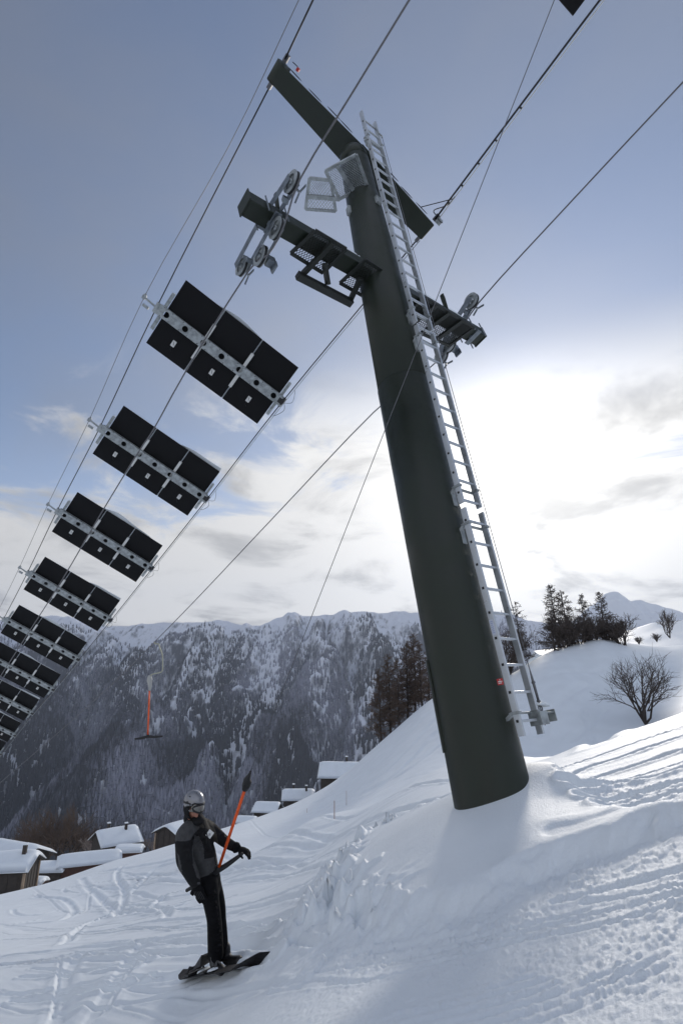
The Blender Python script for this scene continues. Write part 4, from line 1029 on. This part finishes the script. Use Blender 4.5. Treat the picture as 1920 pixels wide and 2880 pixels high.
GR = 'dark trees on the hill right of the ladder'
for i, (px, pyt, pyb, F_, l_, wd_) in enumerate([
  (1574, 1632, 1835, 68, 'tallest dark larch on the right hilltop, leftmost of its clump', .20),
  (1604, 1652, 1832, 69, 'dark larch just right of the tallest one on the hilltop', .20),
  (1560, 1720, 1845, 65, 'short dense larch at the foot of the tallest hilltop tree', .26),
  (1655, 1664, 1822, 70, 'slim larch standing in the middle of the hilltop clump', .17),
  (1706, 1656, 1815, 71, 'right-hand larch of the hilltop clump in front of the snowy peak', .20),
  (1470, 1682, 1880, 66, 'thin open larch seen behind the ladder', .22)]):
    b = P(px, pyb, F_*.88); t_ = P(px, pyt, F_*.88); larch(b, (t_-b)[2], 140+i, l_, GR, (.95 if i < 5 else .5), TWIG, wid=wd_*1.35, bare=.05)
for i, (px, pyt, pyb, F_, l_) in enumerate([
  (1590, 1730, 1838, 66, 'dense dark bush below the two tall hilltop larches'),
  (1632, 1722, 1832, 67, 'dark leafless broadleaf between the tall larches and the slim one'),
  (1668, 1728, 1825, 68, 'dark leafless broadleaf below the slim hilltop larch'),
  (1748, 1728, 1826, 66, 'wide dark bare tree at the right end of the hilltop clump'),
  (1715, 1745, 1822, 69, 'low dark thicket at the foot of the right-hand hilltop larch'),
  (1795, 1782, 1806, 80, 'small low bush right of the hilltop clump'),
  (1845, 1772, 1800, 90, 'small low bush on the snow near the right edge'),
  (1430, 1760, 1900, 66, 'dark bare tree half hidden behind the ladder')]):
    b = P(px, pyb, F_*.88); t_ = P(px, pyt, F_*.88); bush(b, (t_-b)[2]*1.1, 170+i, l_, GR, TWIG, 10 if i not in (5, 6) else 14, kids=6 if i not in (5, 6) else 3, depth=3 if i not in (5, 6) else 2, spread=.8 if i not in (5, 6) else 1.6, minr=.022)
b = P(1812, 2024, 40); bush(b, 1.0*(2022-1845)/FOC*np.linalg.norm(b)*.93, 201, 'lone bare round tree on the snow below the hill, near the right edge', None, TWIG, 7, kids=6, depth=3, spread=.8, minr=.004)
b = P(1882, 1790, 100); bush(b, 5.0, 205, 'small bare tree standing alone at the right edge on the skyline', None, TWIG, 5, kids=5, depth=3, minr=.03)
GB = 'bare brown trees behind the left houses'
for i, (px, pyt, pyb, F_, l_) in enumerate([
  (72, 2358, 2450, 120, 'leftmost bare brown tree behind the left houses'), (98, 2340, 2450, 122, 'second bare brown tree from the left behind the houses'),
  (128, 2318, 2450, 122, 'broad bare tree left of the tallest behind the left houses'), (160, 2308, 2450, 120, 'tallest bare brown tree behind the left houses'),
  (192, 2330, 2440, 120, 'bare brown tree right of the tallest behind the left houses'), (218, 2352, 2435, 122, 'smaller bare tree at the right end behind the left houses'),
  (252, 2372, 2425, 118, 'pale frosty small tree just left of the chalet roof')]):
    b = P(px, pyb, F_); t_ = P(px, pyt, F_); bush(b, (t_-b)[2]*1.05, 220+i, l_, GB, TWIGR if i < 6 else TWIGF, 8, kids=5, depth=3, minr=.035, trunk=True)
for i, (px, py, l_) in enumerate([(410, 2378, 'low frosty bush left of the tall barn'), (425, 2384, 'second low frosty bush right against the tall barn')]):
    b = P(px, py+8, 100); bush(b, 2.2, 240+i, l_, 'frosty bushes beside the tall barn', TWIGF, 6, kids=4, depth=2, cat='bush', name='bush', minr=.03)
# ------------------------------------------------------------------ snowboarder on the T-bar
CLOTH = mat('jacket_black', (.014, .014, .015), .85, 0, .3, 14., .003, 40, .2)
CLOTHG = mat('jacket_charcoal', (.065, .065, .066), .85, 0, .25, 14., .003, 40, .2)
CLOTHB = mat('jacket_olive_grey', (.065, .060, .050), .85, 0, .25, 14., .003, 40, .2)
TROU = mat('trousers_black', (.006, .006, .007), .9, 0, .3, 12., .004, 25, .15)
GLOVE = mat('glove_black', (.007, .007, .008), .85, 0, .3, 30., .002, 60, .15)
GLOVEG = mat('glove_grey', (.05, .05, .055), .7)
SKIN = mat('skin', (.42, .19, .13), .5, 0, .10, 30.)
HELM = mat('helmet_silver', (.27, .27, .285), .26, .5)
LENSG = mat('goggle_lens', (.22, .21, .19), .10, .8)
BOARD = mat('board_black', (.008, .007, .009), .6, spec=.25)
BOOT = mat('boot_black', (.012, .011, .012), .55, 0, .4, 20., .002, 40)
BOOTG = mat('boot_grey', (.10, .10, .10), .6)
hf = hit(602, 2742); F0 = w2c(hf)[2]; print('FEET', hf, F0)
def pp(x, y, dF=0.): return P(x, y, F0+dF)
PXM = F0/FOC
def fuse(mb, name, m, parent, voxel=.012, it=3, mats=None, cls=None, fac=.6):
    me = mb.mesh('tmp'); o = bpy.data.objects.new('tmp', me); COL.objects.link(o)
    r = o.modifiers.new('r', 'REMESH'); r.mode = 'VOXEL'; r.voxel_size = voxel; r.use_smooth_shade = True
    s = o.modifiers.new('s', 'SMOOTH'); s.iterations = it; s.factor = fac
    dg = bpy.context.evaluated_depsgraph_get(); ev = o.evaluated_get(dg); me2 = bpy.data.meshes.new_from_object(ev)
    org = np.array(WORG[parent.name]) if parent is not None else np.zeros(3)
    co = np.empty(len(me2.vertices)*3); me2.vertices.foreach_get('co', co); co = co.reshape(-1, 3)-org; me2.vertices.foreach_set('co', co.ravel())
    me2.materials.clear(); me2.materials.append(m)
    if mats:
        for q in mats: me2.materials.append(q)
        for f in me2.polygons:
            c = np.array(f.center)+org; f.material_index = cls(c)
    me2.polygons.foreach_set('use_smooth', [True]*len(me2.polygons)); me2.update()
    bpy.data.objects.remove(o); bpy.data.meshes.remove(me)
    n = bpy.data.objects.new(name, me2); COL.objects.link(n); n.parent = parent; WORG[n.name] = tuple(org); return n
CAMX = np.array([1., 0, 0]); CAMU = c2w((0, 1, 0)); CAMF = c2w((0, 0, 1))
UPZ = np.array([0, 0, 1.])
def limb(mb, pts, rads, n=14, flat=1.):
    """pts px,py,dF ; radius in metres; closed rounded ends"""
    q = [pp(*p) for p in pts]; q2 = []; r2 = []
    q3 = smooth3(q, 5); rr_ = np.interp(np.linspace(0, len(q)-1, len(q3)), range(len(q)), rads)
    mb.tube(q3, list(rr_), n, True, CAMF, 1., flat)
    for p, r in ((q[0], rads[0]), (q[-1], rads[-1])): mb.ell(p, (CAMX, CAMF, CAMU), (r, r*min(flat, 1.2), r), 12, 8)
def C4(x, y): return (420+x/3.51, 2130+y/3.51)
person = empty('person', hf, 'snowboarder in black and grey jacket and silver helmet holding a T-bar', 'person')
# head frame: the face looks to the right and a little towards the viewer
HF = nrm([.84, -.52, -.10]); HS = nrm(np.cross(UPZ, HF)); HU = nrm(np.cross(HF, HS)); HF2 = nrm(HF-HU*.12); HU = nrm(np.cross(HF2, HS)); HF = HF2
HC = pp(*C4(443, 455), -.02)
def hp(f, s, u): return HC+HF*f+HS*s+HU*u
b = MB()
b.ell(hp(0, 0, 0), (HF, HS, HU), (.098, .078, .112), 18, 12)            # cranium
b.ell(hp(.028, 0, -.075), (HF, HS, HU), (.066, .058, .066), 16, 10)     # jaw
b.ell(hp(.082, 0, -.115), (HF, HS, HU), (.020, .022, .018), 10, 8)      # chin
b.tube([hp(.088, 0, -.02), hp(.112, 0, -.052), hp(.094, 0, -.060)], [.010, .015, .012], 10)   # nose
b.ell(hp(.088, 0, -.082), (HF, HS, HU), (.014, .024, .006), 10, 6); b.ell(hp(.087, 0, -.092), (HF, HS, HU), (.013, .020, .006), 10, 6)   # lips
for s in (-1, 1):
    b.ell(hp(.0, .078*s, -.03), (HF, HS, HU), (.018, .010, .030), 10, 8); b.ell(hp(.080, .030*s, -.012), (HF, HS, HU), (.012, .014, .011), 10, 8); b.ell(hp(.058, .045*s, -.05), (HF, HS, HU), (.025, .02, .022), 10, 8)
nb = pp(*C4(448, 650), .0)
b.tube([hp(-.015, 0, -.08), hp(-.01, 0, -.14), nb], [.050, .048, .06], 16)
# 
# torso and limbs under the clothes, one continuous surface
limb(b, [(*C4(455, 660), 0), (*C4(470, 800), 0), (*C4(520, 980), 0), (*C4(575, 1110), 0), (*C4(592, 1210), 0)], [.11, .13, .12, .10, .09], 16, .8)
RA = [(*C4(345, 740), -.20), (*C4(350, 990), -.26), (*C4(448, 1225), -.22)]
LA = [(*C4(600, 710), .14), (*C4(745, 838), .08), (*C4(856, 893), -.02)]
limb(b, [(*C4(450, 690), -.05)]+RA, [.07, .055, .045, .035]); limb(b, [(*C4(500, 680), .05)]+LA, [.07, .05, .042, .034])
RL = [(*C4(570, 1210), -.09), (*C4(622, 1580), -.10), (*C4(640, 1930), -.10)]
LL = [(*C4(605, 1210), .09), (*C4(695, 1560), .06), (*C4(725, 1900), .05)]
limb(b, RL, [.06, .055, .045]); limb(b, LL, [.06, .055, .045])
# hands with five fingers
RH = pp(*C4(470, 1275), -.225); rd = nrm(pp(*C4(520, 1400), -.22)-RH)
LH = pp(*C4(880, 905), -.04); ld = nrm(pp(*C4(950, 925), -.05)-LH)
def hand(mb, w0, d, side, down, curl, k=1., thumb=1):
    """wrist point, pointing direction, across direction, palm-inward direction"""
    side = nrm(side-d*np.dot(side, d)); down = nrm(np.cross(d, side))*(1 if np.dot(np.cross(d, side), down) > 0 else -1)
    mb.ell(w0+d*.045*k, (d, side, down), (.062*k, .046*k, .022*k), 14, 9)
    for i, (o, l_) in enumerate(((-.033, .066), (-.011, .078), (.011, .074), (.031, .058))):
        p0 = w0+d*.080*k+side*o*k; pts = [p0]; dd = d.copy(); 
        for j in range(3):
            dd = nrm(dd+down*curl); pts.append(pts[-1]+dd*l_*k*(.42, .33, .25)[j])
        r = .0115*k; mb.tube(pts, [r*1.1, r, r*.95, r*.8], 10); mb.ell(pts[-1], (CAMX, CAMF, CAMU), (r*.8,)*3, 8, 6)
    p0 = w0+d*.02*k-side*.040*k*thumb; pts = [p0, p0+nrm(d*.6-side*.75*thumb+down*.3)*.035*k, p0+nrm(d*.85-side*.5*thumb+down*.5)*.065*k]
    mb.tube(pts, [.015*k, .0125*k, .010*k], 10); mb.ell(pts[-1], (CAMX, CAMF, CAMU), (.010*k,)*3, 8, 6)
hand(b, RH, rd, CAMX, CAMF, .18, .85); hand(b, LH, ld, CAMF, -UPZ, .45, .85)
body = fuse(b, 'body', SKIN, person, .0095, 2)
# jacket
def inpoly(p, poly):
    r = False; n = len(poly)
    for i in range(n):
        (x1, y1), (x2, y2) = poly[i], poly[(i+1) % n]
        if (y1 > p[1]) != (y2 > p[1]) and p[0] < (x2-x1)*(p[1]-y1)/(y2-y1)+x1: r = not r
    return r
PG = [[(250,830),(262,690),(355,618),(455,640),(500,690),(440,760),(412,810),(350,832),(300,828)],
      [(445,770),(490,775),(530,860),(545,1003),(690,975),(700,1090),(640,1120),(520,1210),(470,1190),(430,1060),(425,900)], [(275,940),(300,990),(325,1120),(330,1180),(290,1100)]]
PB = [[(490,600),(560,590),(625,640),(670,780),(690,930),(668,960),(630,800),(575,705),(500,690)]]
def jcls(c):
    v = w2c(c); x = (960+FOC*v[0]/v[2]-420)*3.51; y = (1440-FOC*v[1]/v[2]-2130)*3.51
    if any(inpoly((x, y), q) for q in PG): return 1
    if any(inpoly((x, y), q) for q in PB): return 2
    return 0
j = MB()
limb(j, [(*C4(462, 668), 0), (*C4(468, 760), 0), (*C4(480, 870), -.02), (*C4(520, 980), -.02), (*C4(556, 1075), -.0), (*C4(575, 1130), 0)], [.135, .182, .185, .172, .150, .140], 22, .85)
limb(j, [(*C4(400, 700), -.10)]+[(*C4(345, 775), -.21), (*C4(345, 900), -.25), (*C4(352, 1020), -.27), (*C4(400, 1120), -.26), (*C4(448, 1222), -.235)], [.095, .102, .102, .098, .088, .070], 16)
limb(j, [(*C4(540, 690), .08)]+[(*C4(610, 720), .14), (*C4(690, 785), .12), (*C4(760, 840), .08), (*C4(850, 890), -.02)], [.10, .086, .072, .064, .050], 16)
r_ = np.random.default_rng(5)
for i in range(36):         # folds of the cloth
    x, y = [(355+16*r_.normal(), 900+190*r_.random()), (500+40*r_.normal(), 880+80*r_.normal()), (700+80*(r_.random()-.5), 795+.45*80*(r_.random()-.5))][i % 3]
    dF_ = (-.335, -.165, .055)[i % 3]
    p = pp(*C4(x, y), dF_); a = r_.random()*3.1
    j.ell(p, (CAMX*math.cos(a)+CAMU*math.sin(a), -CAMX*math.sin(a)+CAMU*math.cos(a), CAMF), (.05+.03*r_.random(), .010, .018), 8, 6)
jacket = fuse(j, 'jacket', CLOTH, person, .011, 3, [CLOTHG, CLOTHB], jcls)
k = MB(); k.tube([pp(*C4(462, 655), 0), pp(*C4(445, 600), 0), pp(*C4(432, 545), .02)], [.115, .098, .088], 20); k.ring(pp(*C4(462, 612), 0), nrm(np.array([.25, 0, 1.])), .105, .062, .085, 24); k.ring(pp(*C4(450, 575), .01), nrm(np.array([.30, 0, 1.])), .092, .060, .07, 24)
k.ell(pp(*C4(400, 600), .03), (CAMX, CAMF, CAMU), (.075, .10, .075), 14, 10)
k.ell(pp(*C4(478, 622), -.06), (CAMX, CAMF, CAMU), (.085, .085, .045), 16, 10); k.tube([pp(*C4(395, 520), .03), pp(*C4(400, 600), .0)], [.05, .075], 12)
fuse(k, 'collar', CLOTH, person, .012, 4)
k = MB(); z = [pp(*C4(*q), d_) for q, d_ in (((535, 640), -.145), ((560, 720), -.185), ((590, 840), -.21), ((640, 960), -.16), ((660, 1060), -.10))]
k.tube(smooth3(z, 5), .006, 6); k.build('zip', CLOTH, jacket)
c = pp(*C4(598, 757), -.20); ax = nrm(CAMX*.80-CAMU*.55-CAMF*.15); ay = nrm(CAMU*.82+CAMX*.55-CAMF*.1); ay = nrm(ay-ax*np.dot(ax, ay)); az = np.cross(ax, ay)
bd = MB().box(c, (ax, ay, az), (.068, .090, .003)).build('badge', WHITE, jacket)
k = MB(); 
for i, w_ in enumerate((.022, .030, .018)): k.box(c-CAMF*.004-ay*(.012*i-.008), (ax, ay, az), (w_, .004, .003))
k.build('lettering', mat('grey_print', (.15, .15, .2), .6), bd)
# trousers
t = MB()
limb(t, [(*C4(582, 1150), 0), (*C4(592, 1230), 0), (*C4(602, 1300), 0)], [.135, .140, .125], 20, .95)
limb(t, [(*C4(582, 1240), -.08), (*C4(612, 1430), -.10), (*C4(640, 1600), -.11), (*C4(650, 1780), -.11), (*C4(655, 1945), -.11)], [.118, .096, .086, .092, .094], 18)
limb(t, [(*C4(612, 1240), .08), (*C4(672, 1430), .07), (*C4(692, 1600), .05), (*C4(705, 1780), .04), (*C4(712, 1930), .03)], [.118, .092, .082, .086, .088], 18)
for i in range(26):
    y = 1300+620*r_.random(); x = 622+(y-1300)*.07+18*r_.normal(); a = r_.random()*.9-.45
    t.ell(pp(*C4(x, y), -.185), (CAMX*math.cos(a)+CAMU*math.sin(a), -CAMX*math.sin(a)+CAMU*math.cos(a), CAMF), (.06, .010, .02), 8, 6)
fuse(t, 'trousers', TROU, person, .012, 3)
# gloves
g = MB(); hand(g, RH, rd, CAMX, CAMF, .14, 1.45); g.tube([pp(*C4(440, 1205), -.235), RH], [.058, .050], 14)
gr = fuse(g, 'glove', GLOVE, person, .0065, 2)
k = MB()
for i in range(5): k.tube([RH+rd*.04-CAMF*.034+CAMX*(.018*(i-2)), RH+rd*.10-CAMF*.030+CAMX*(.022*(i-2)), RH+rd*.15-CAMF*.022+CAMX*(.020*(i-2))], .003, 5)
k.box(pp(*C4(488, 1243), -.31), (CAMX, CAMU, CAMF), (.030, .022, .006)); k.build('glove_ribs', GLOVEG, gr)
g = MB(); hand(g, LH, ld, CAMF, -UPZ, .55, 1.22); g.tube([pp(*C4(838, 878), -.01), LH], [.056, .048], 14); g.ring(pp(*C4(858, 892), -.03), nrm(LH-pp(*C4(800, 860), 0)), .060, .045, .025, 20)
fuse(g, 'glove', GLOVE, person, .0065, 2)
# helmet, goggles
def shell(c, sz, keep, th_, nu=48, nv=30):
    vs = []; fs = []; idx = {}
    def pt(i, jj, r): t_ = math.pi*i/nv; p_ = 2*math.pi*jj/nu; return np.array([sz[0]*math.sin(t_)*math.cos(p_), sz[1]*math.sin(t_)*math.sin(p_), sz[2]*math.cos(t_)])*r
    m_ = MB(); 
    for i in range(nv):
        for jj in range(nu):
            q = [pt(i, jj, 1), pt(i+1, jj, 1), pt(i+1, jj+1, 1), pt(i, jj+1, 1)]
            if keep(sum(q)/4/np.array(sz)):
                o_ = [v*th_ for v in q]
                m_.add([c+HF*v[0]+HS*v[1]+HU*v[2] for v in q+o_], [(0, 1, 2, 3), (7, 6, 5, 4)], True)
    return m_
hc = hp(-.008, 0, .018)
hm_ = shell(hc, (.138, .112, .128), lambda p: p[2] > -.30+.42*p[0]-.30*max(0, -p[0]) and not (p[0] > .55 and p[2] < .18), .93)
hm_.ring(hp(.03, 0, .02), nrm(HU-HF*.42), .001, .0005, .001, 6)
helmet = hm_.build('helmet', HELM, person)
k = MB(); rim = []
for a in np.linspace(-2.6, 2.6, 40):
    f_, s_ = math.cos(a), math.sin(a); u_ = (-.30+.42*f_-.30*max(0, -f_)); u_ = .16 if f_ > .55 else u_
    rr2 = math.sqrt(max(0, 1-u_*u_)); rim.append(hc+HF*.137*rr2*f_+HS*.111*rr2*s_+HU*.128*u_)
k.tube(rim, .007, 8); k.build('helmet_rim', RUB, helmet)
for (x, y, w_) in ((378, 440, .017), (408, 463, .016), (402, 388, .015), (468, 352, .010)):
    d0 = ray(*C4(x, y)); o0 = -hc; 
    # ray hits the helmet shell
    Mx = np.array([HF/.1385, HS/.1125, HU/.1285]); A_ = Mx@d0; B_ = Mx@o0; aa, bb, cc_ = A_@A_, 2*A_@B_, B_@B_-1; dis = bb*bb-4*aa*cc_
    if dis > 0:
        q = d0*((-bb-math.sqrt(dis))/2/aa); n_ = nrm(q-hc); x_ = nrm(np.cross(n_, HU)); MB().ell(q, (x_, np.cross(x_, n_), n_), (w_, .007, .003), 12, 6).build('vent', RUB, helmet)
bal = shell(hp(-.012, 0, -.030), (.122, .100, .150), lambda p: p[0] < .34+.35*max(0, -p[2]-.55)*2 and p[2] < .25, .93); bal.build('balaclava', CLOTH, person)
gg = MB(); L1 = shell(hp(.014, 0, -.022), (.126, .106, .098), lambda p: p[0] > .10 and -.42 < p[2] < .50 and abs(p[1]) < .92, .95)
gl_ = L1.build('goggle_lens', LENSG, person)
k = MB(); fr = []
for a in np.linspace(0, 2*math.pi, 40):
    s_ = .86*math.cos(a); u_ = .08+.46*math.sin(a); f_ = math.sqrt(max(.02, 1-s_*s_-u_*u_*.8)); fr.append(hp(.014, 0, -.026)+HF*.121*f_+HS*.098*s_+HU*.092*u_)
k.tube(fr, .013, 8, False); st2_ = [hp(.012+.121*.45, -.098*.86, -.022)]+[hc+HF*.139*math.cos(a)*.97+HS*.113*math.sin(a)*.97+HU*(.0+.02*math.cos(a)) for a in np.linspace(-1.25, -2.9, 8)]
k.tube(st2_, .009, 6, True, HU, .5, 1.6); k.build('goggle_frame', RUB, gl_)
# boots, bindings
b1 = MB(); 
limb(b1, [(*C4(745, 1880), .04), (*C4(755, 1960), .02), (*C4(800, 2010), -.04), (*C4(885, 2010), -.12)], [.070, .066, .060, .056], 16)
fuse(b1, 'boot', BOOT, person, .011, 3)
b1 = MB(); limb(b1, [(*C4(650, 1900), -.10), (*C4(650, 2010), -.10), (*C4(665, 2070), -.14), (*C4(715, 2105), -.22)], [.075, .070, .062, .052], 16); b2 = fuse(b1, 'boot', BOOT, person, .011, 3)
k = MB()
for (x, y, w_, h_, a) in ((622, 2010, .035, .11, .15), (660, 2040, .03, .10, -.2), (690, 2025, .045, .02, -.7), (628, 1905, .012, .10, .3)):
    k.box(pp(*C4(x, y), -.185), (CAMX*math.cos(a)+CAMU*math.sin(a), -CAMX*math.sin(a)+CAMU*math.cos(a), CAMF), (w_, h_, .02))
k.build('boot_buckles', BOOTG, b2, .006)
# board
tail, mid_, nose0 = hit(522, 2755), hit(602, 2742), hit(690, 2728)
bdir = nrm(nose0-tail); gl0 = tail
up_ = UPZ-bdir*np.dot(UPZ, bdir); up_ = nrm(up_+np.array([-.10, -.06, 0])); sd = nrm(np.cross(bdir, up_)); up_ = np.cross(sd, bdir)
boardroot = empty('snowboard', mid_, 'black snowboard under the snowboarder\'s boots, its nose raised above the snow', 'snowboard')
vs = []; fs = []; nb_ = 34; LBd = np.linalg.norm(nose0-tail)
tipw = P(756, 2690, w2c(nose0)[2]-.28)
for i in range(nb_):
    t_ = i/(nb_-1)*1.0; x_ = t_*1.50
    cpt = tail+bdir*(-.04+x_*(LBd+.04)/1.18)
    if x_ > 1.18: f_ = (x_-1.18)/.32; cpt = (tail+bdir*LBd)*(1-f_)+tipw*f_-UPZ*.045*math.sin(f_*math.pi)
    if x_ < .14: cpt = cpt+up_*.07*((.14-x_)/.14)**1.6
    wd = .128-.018*math.cos((t_-.5)*2*2.2); e = min(t_/.11, (1-t_)/.13, 1.); wd *= math.sqrt(max(0, 1-(1-e)**2))+.02
    tw = sst(np.array(x_), 1.10, 1.34)*.75; sdl = nrm(sd+(up_ if sd[1] < 0 else -up_)*tw)
    for s_, h_ in ((-1, .052), (1, .052), (1, .064), (-1, .064)): vs.append(cpt+sdl*wd*s_+np.cross(bdir, sdl)*(-1 if np.dot(np.cross(bdir, sdl), up_) < 0 else 1)*(h_-.02))
for i in range(nb_-1):
    a = i*4
    for q in range(4): fs.append((a+q, a+(q+1) % 4, a+4+(q+1) % 4, a+4+q))
fs += [(3, 2, 1, 0), (nb_*4-4, nb_*4-3, nb_*4-2, nb_*4-1)]
MB().add(vs, fs).build('deck', BOARD, boardroot, .003)
for nm, c0, dd in (('binding', tail+bdir*.40, 0), ('binding', tail+bdir*.92, 1)):
    k = MB(); c = c0+up_*.06; k.box(c, (bdir, sd, up_), (.17, .25, .02))
    if not dd:
        hb = c-sd*.0-bdir*.06
        k.tube([c+sd*.11+up_*.01, c+sd*.09+up_*.05+bdir*.02, c-sd*.09+up_*.06+bdir*.02, c-sd*.11+up_*.01], .014, 8); k.tube([c+sd*.11-bdir*.08, c+sd*.02+up_*.06-bdir*.13, c-sd*.11-bdir*.08], .014, 8)
        k.prism([c+bdir*.02+up_*.02, c+bdir*.06+up_*.03, pp(*C4(597, 1930), .0), pp(*C4(572, 1930), .0), pp(*C4(555, 2040), .05)], sd*.14)
    o = k.build('binding', BOOT, boardroot, .005)
snowcap(boardroot, tail+bdir*.62+up_*.055, tail+bdir*.86+up_*.055, .16, .02, 31, sd, up_); snowcap(boardroot, tail+bdir*1.02+up_*.055, tail+bdir*1.18+up_*.055, .18, .02, 32, sd, up_)
# ------------------------------------------------------------------ T-bars
def tbar(root_label, jn, top, el, er, bulb, tip, group, names, r0=.018, s=1.):
    root = empty('t_bar', jn, root_label, 'T-bar', group)
    cb = MB(); q = smooth3([el, el*.5+jn*.5-nrm(top-jn)*.012, jn, er*.45+jn*.55-nrm(top-jn)*.012, er], 5); n_ = len(q)
    cb.tube(q, [(.019+.012*math.sin(math.pi*i/(n_-1))) *s for i in range(n_)], 12); 
    for e_ in (el, er): cb.ell(e_, (CAMX, CAMF, CAMU), (.021*s,)*3, 10, 8)
    cb.tube([jn, jn+(top-jn)*.05], [.034*s, .026*s], 12); cb.build('crossbar', RUB, root)
    MB().tube([jn+(top-jn)*.04, top], r0, 14).build('pole', ORANGE, root)
    return root
JN = pp(*C4(677, 1118), -.06)
tb1 = tbar('orange T-bar held by the snowboarder, with a black crossbar and rubber head', JN, P(*C4(945, 312), F0-.28), pp(*C4(374, 1312), .02), P(*C4(912, 955), F0-.12), None, None, 'T-bars of the lift', None)
k = MB(); tp = P(*C4(945, 312), F0-.28); up1 = nrm(tp-JN); q = [tp-up1*.01, tp+up1*.05, tp+up1*.10, P(*C4(965, 215), F0-.30), P(*C4(985, 178), F0-.31), P(*C4(1001, 132), F0-.32)]
k.tube(q, [.034, .050, .050, .038, .020, .009], 14); k.ring(tp+up1*.07-CAMF*.045, CAMF, .024, .012, .02, 14); k.build('rubber_head', RUB, tb1)
ropeend = onplane(2235, -1723, G1, A2)
strand('tow_rope', [P(*C4(1001, 134), F0-.32)*(1-t_)+ropeend*t_ for t_ in (0, .25, .5, .75, 1)], .0040, STEEL, 'thin taut rope from the snowboarder\'s T-bar up across the mast', 'rope')
# hanging T-bar farther down the return rope
hk = onplane(436, 1806, G2, A2); Fh = w2c(hk)[2]; print('far tbar depth', Fh)
def q2(x, y, d=0.): return P(x, y, Fh+d)
sc = Fh/20.
tb2 = tbar('empty orange T-bar hanging from the return rope before the forested mountain', q2(416, 2072), q2(421, 1940), q2(381, 2078), q2(456, 2071), None, None, 'T-bars of the lift', None, .030*sc, 1.6*sc)
k = MB(); k.tube(smooth3([q2(434, 1806), q2(437, 1811), q2(446, 1811), q2(450, 1822), q2(457, 1842), q2(458, 1862), q2(457, 1886), q2(448, 1892), q2(430, 1896), q2(420, 1903)], 4), .022*sc, 8); k.build('hanger', mat('pale_hanger', (.42, .42, .32), .5, .2), tb2)
k = MB(); k.tube([q2(421, 1900), q2(421, 1912), q2(422, 1926), q2(422, 1942)], [.06*sc, .10*sc, .07*sc, .04*sc], 14); k.build('spring_box', mat('pale_housing', (.40, .40, .38), .5), tb2)
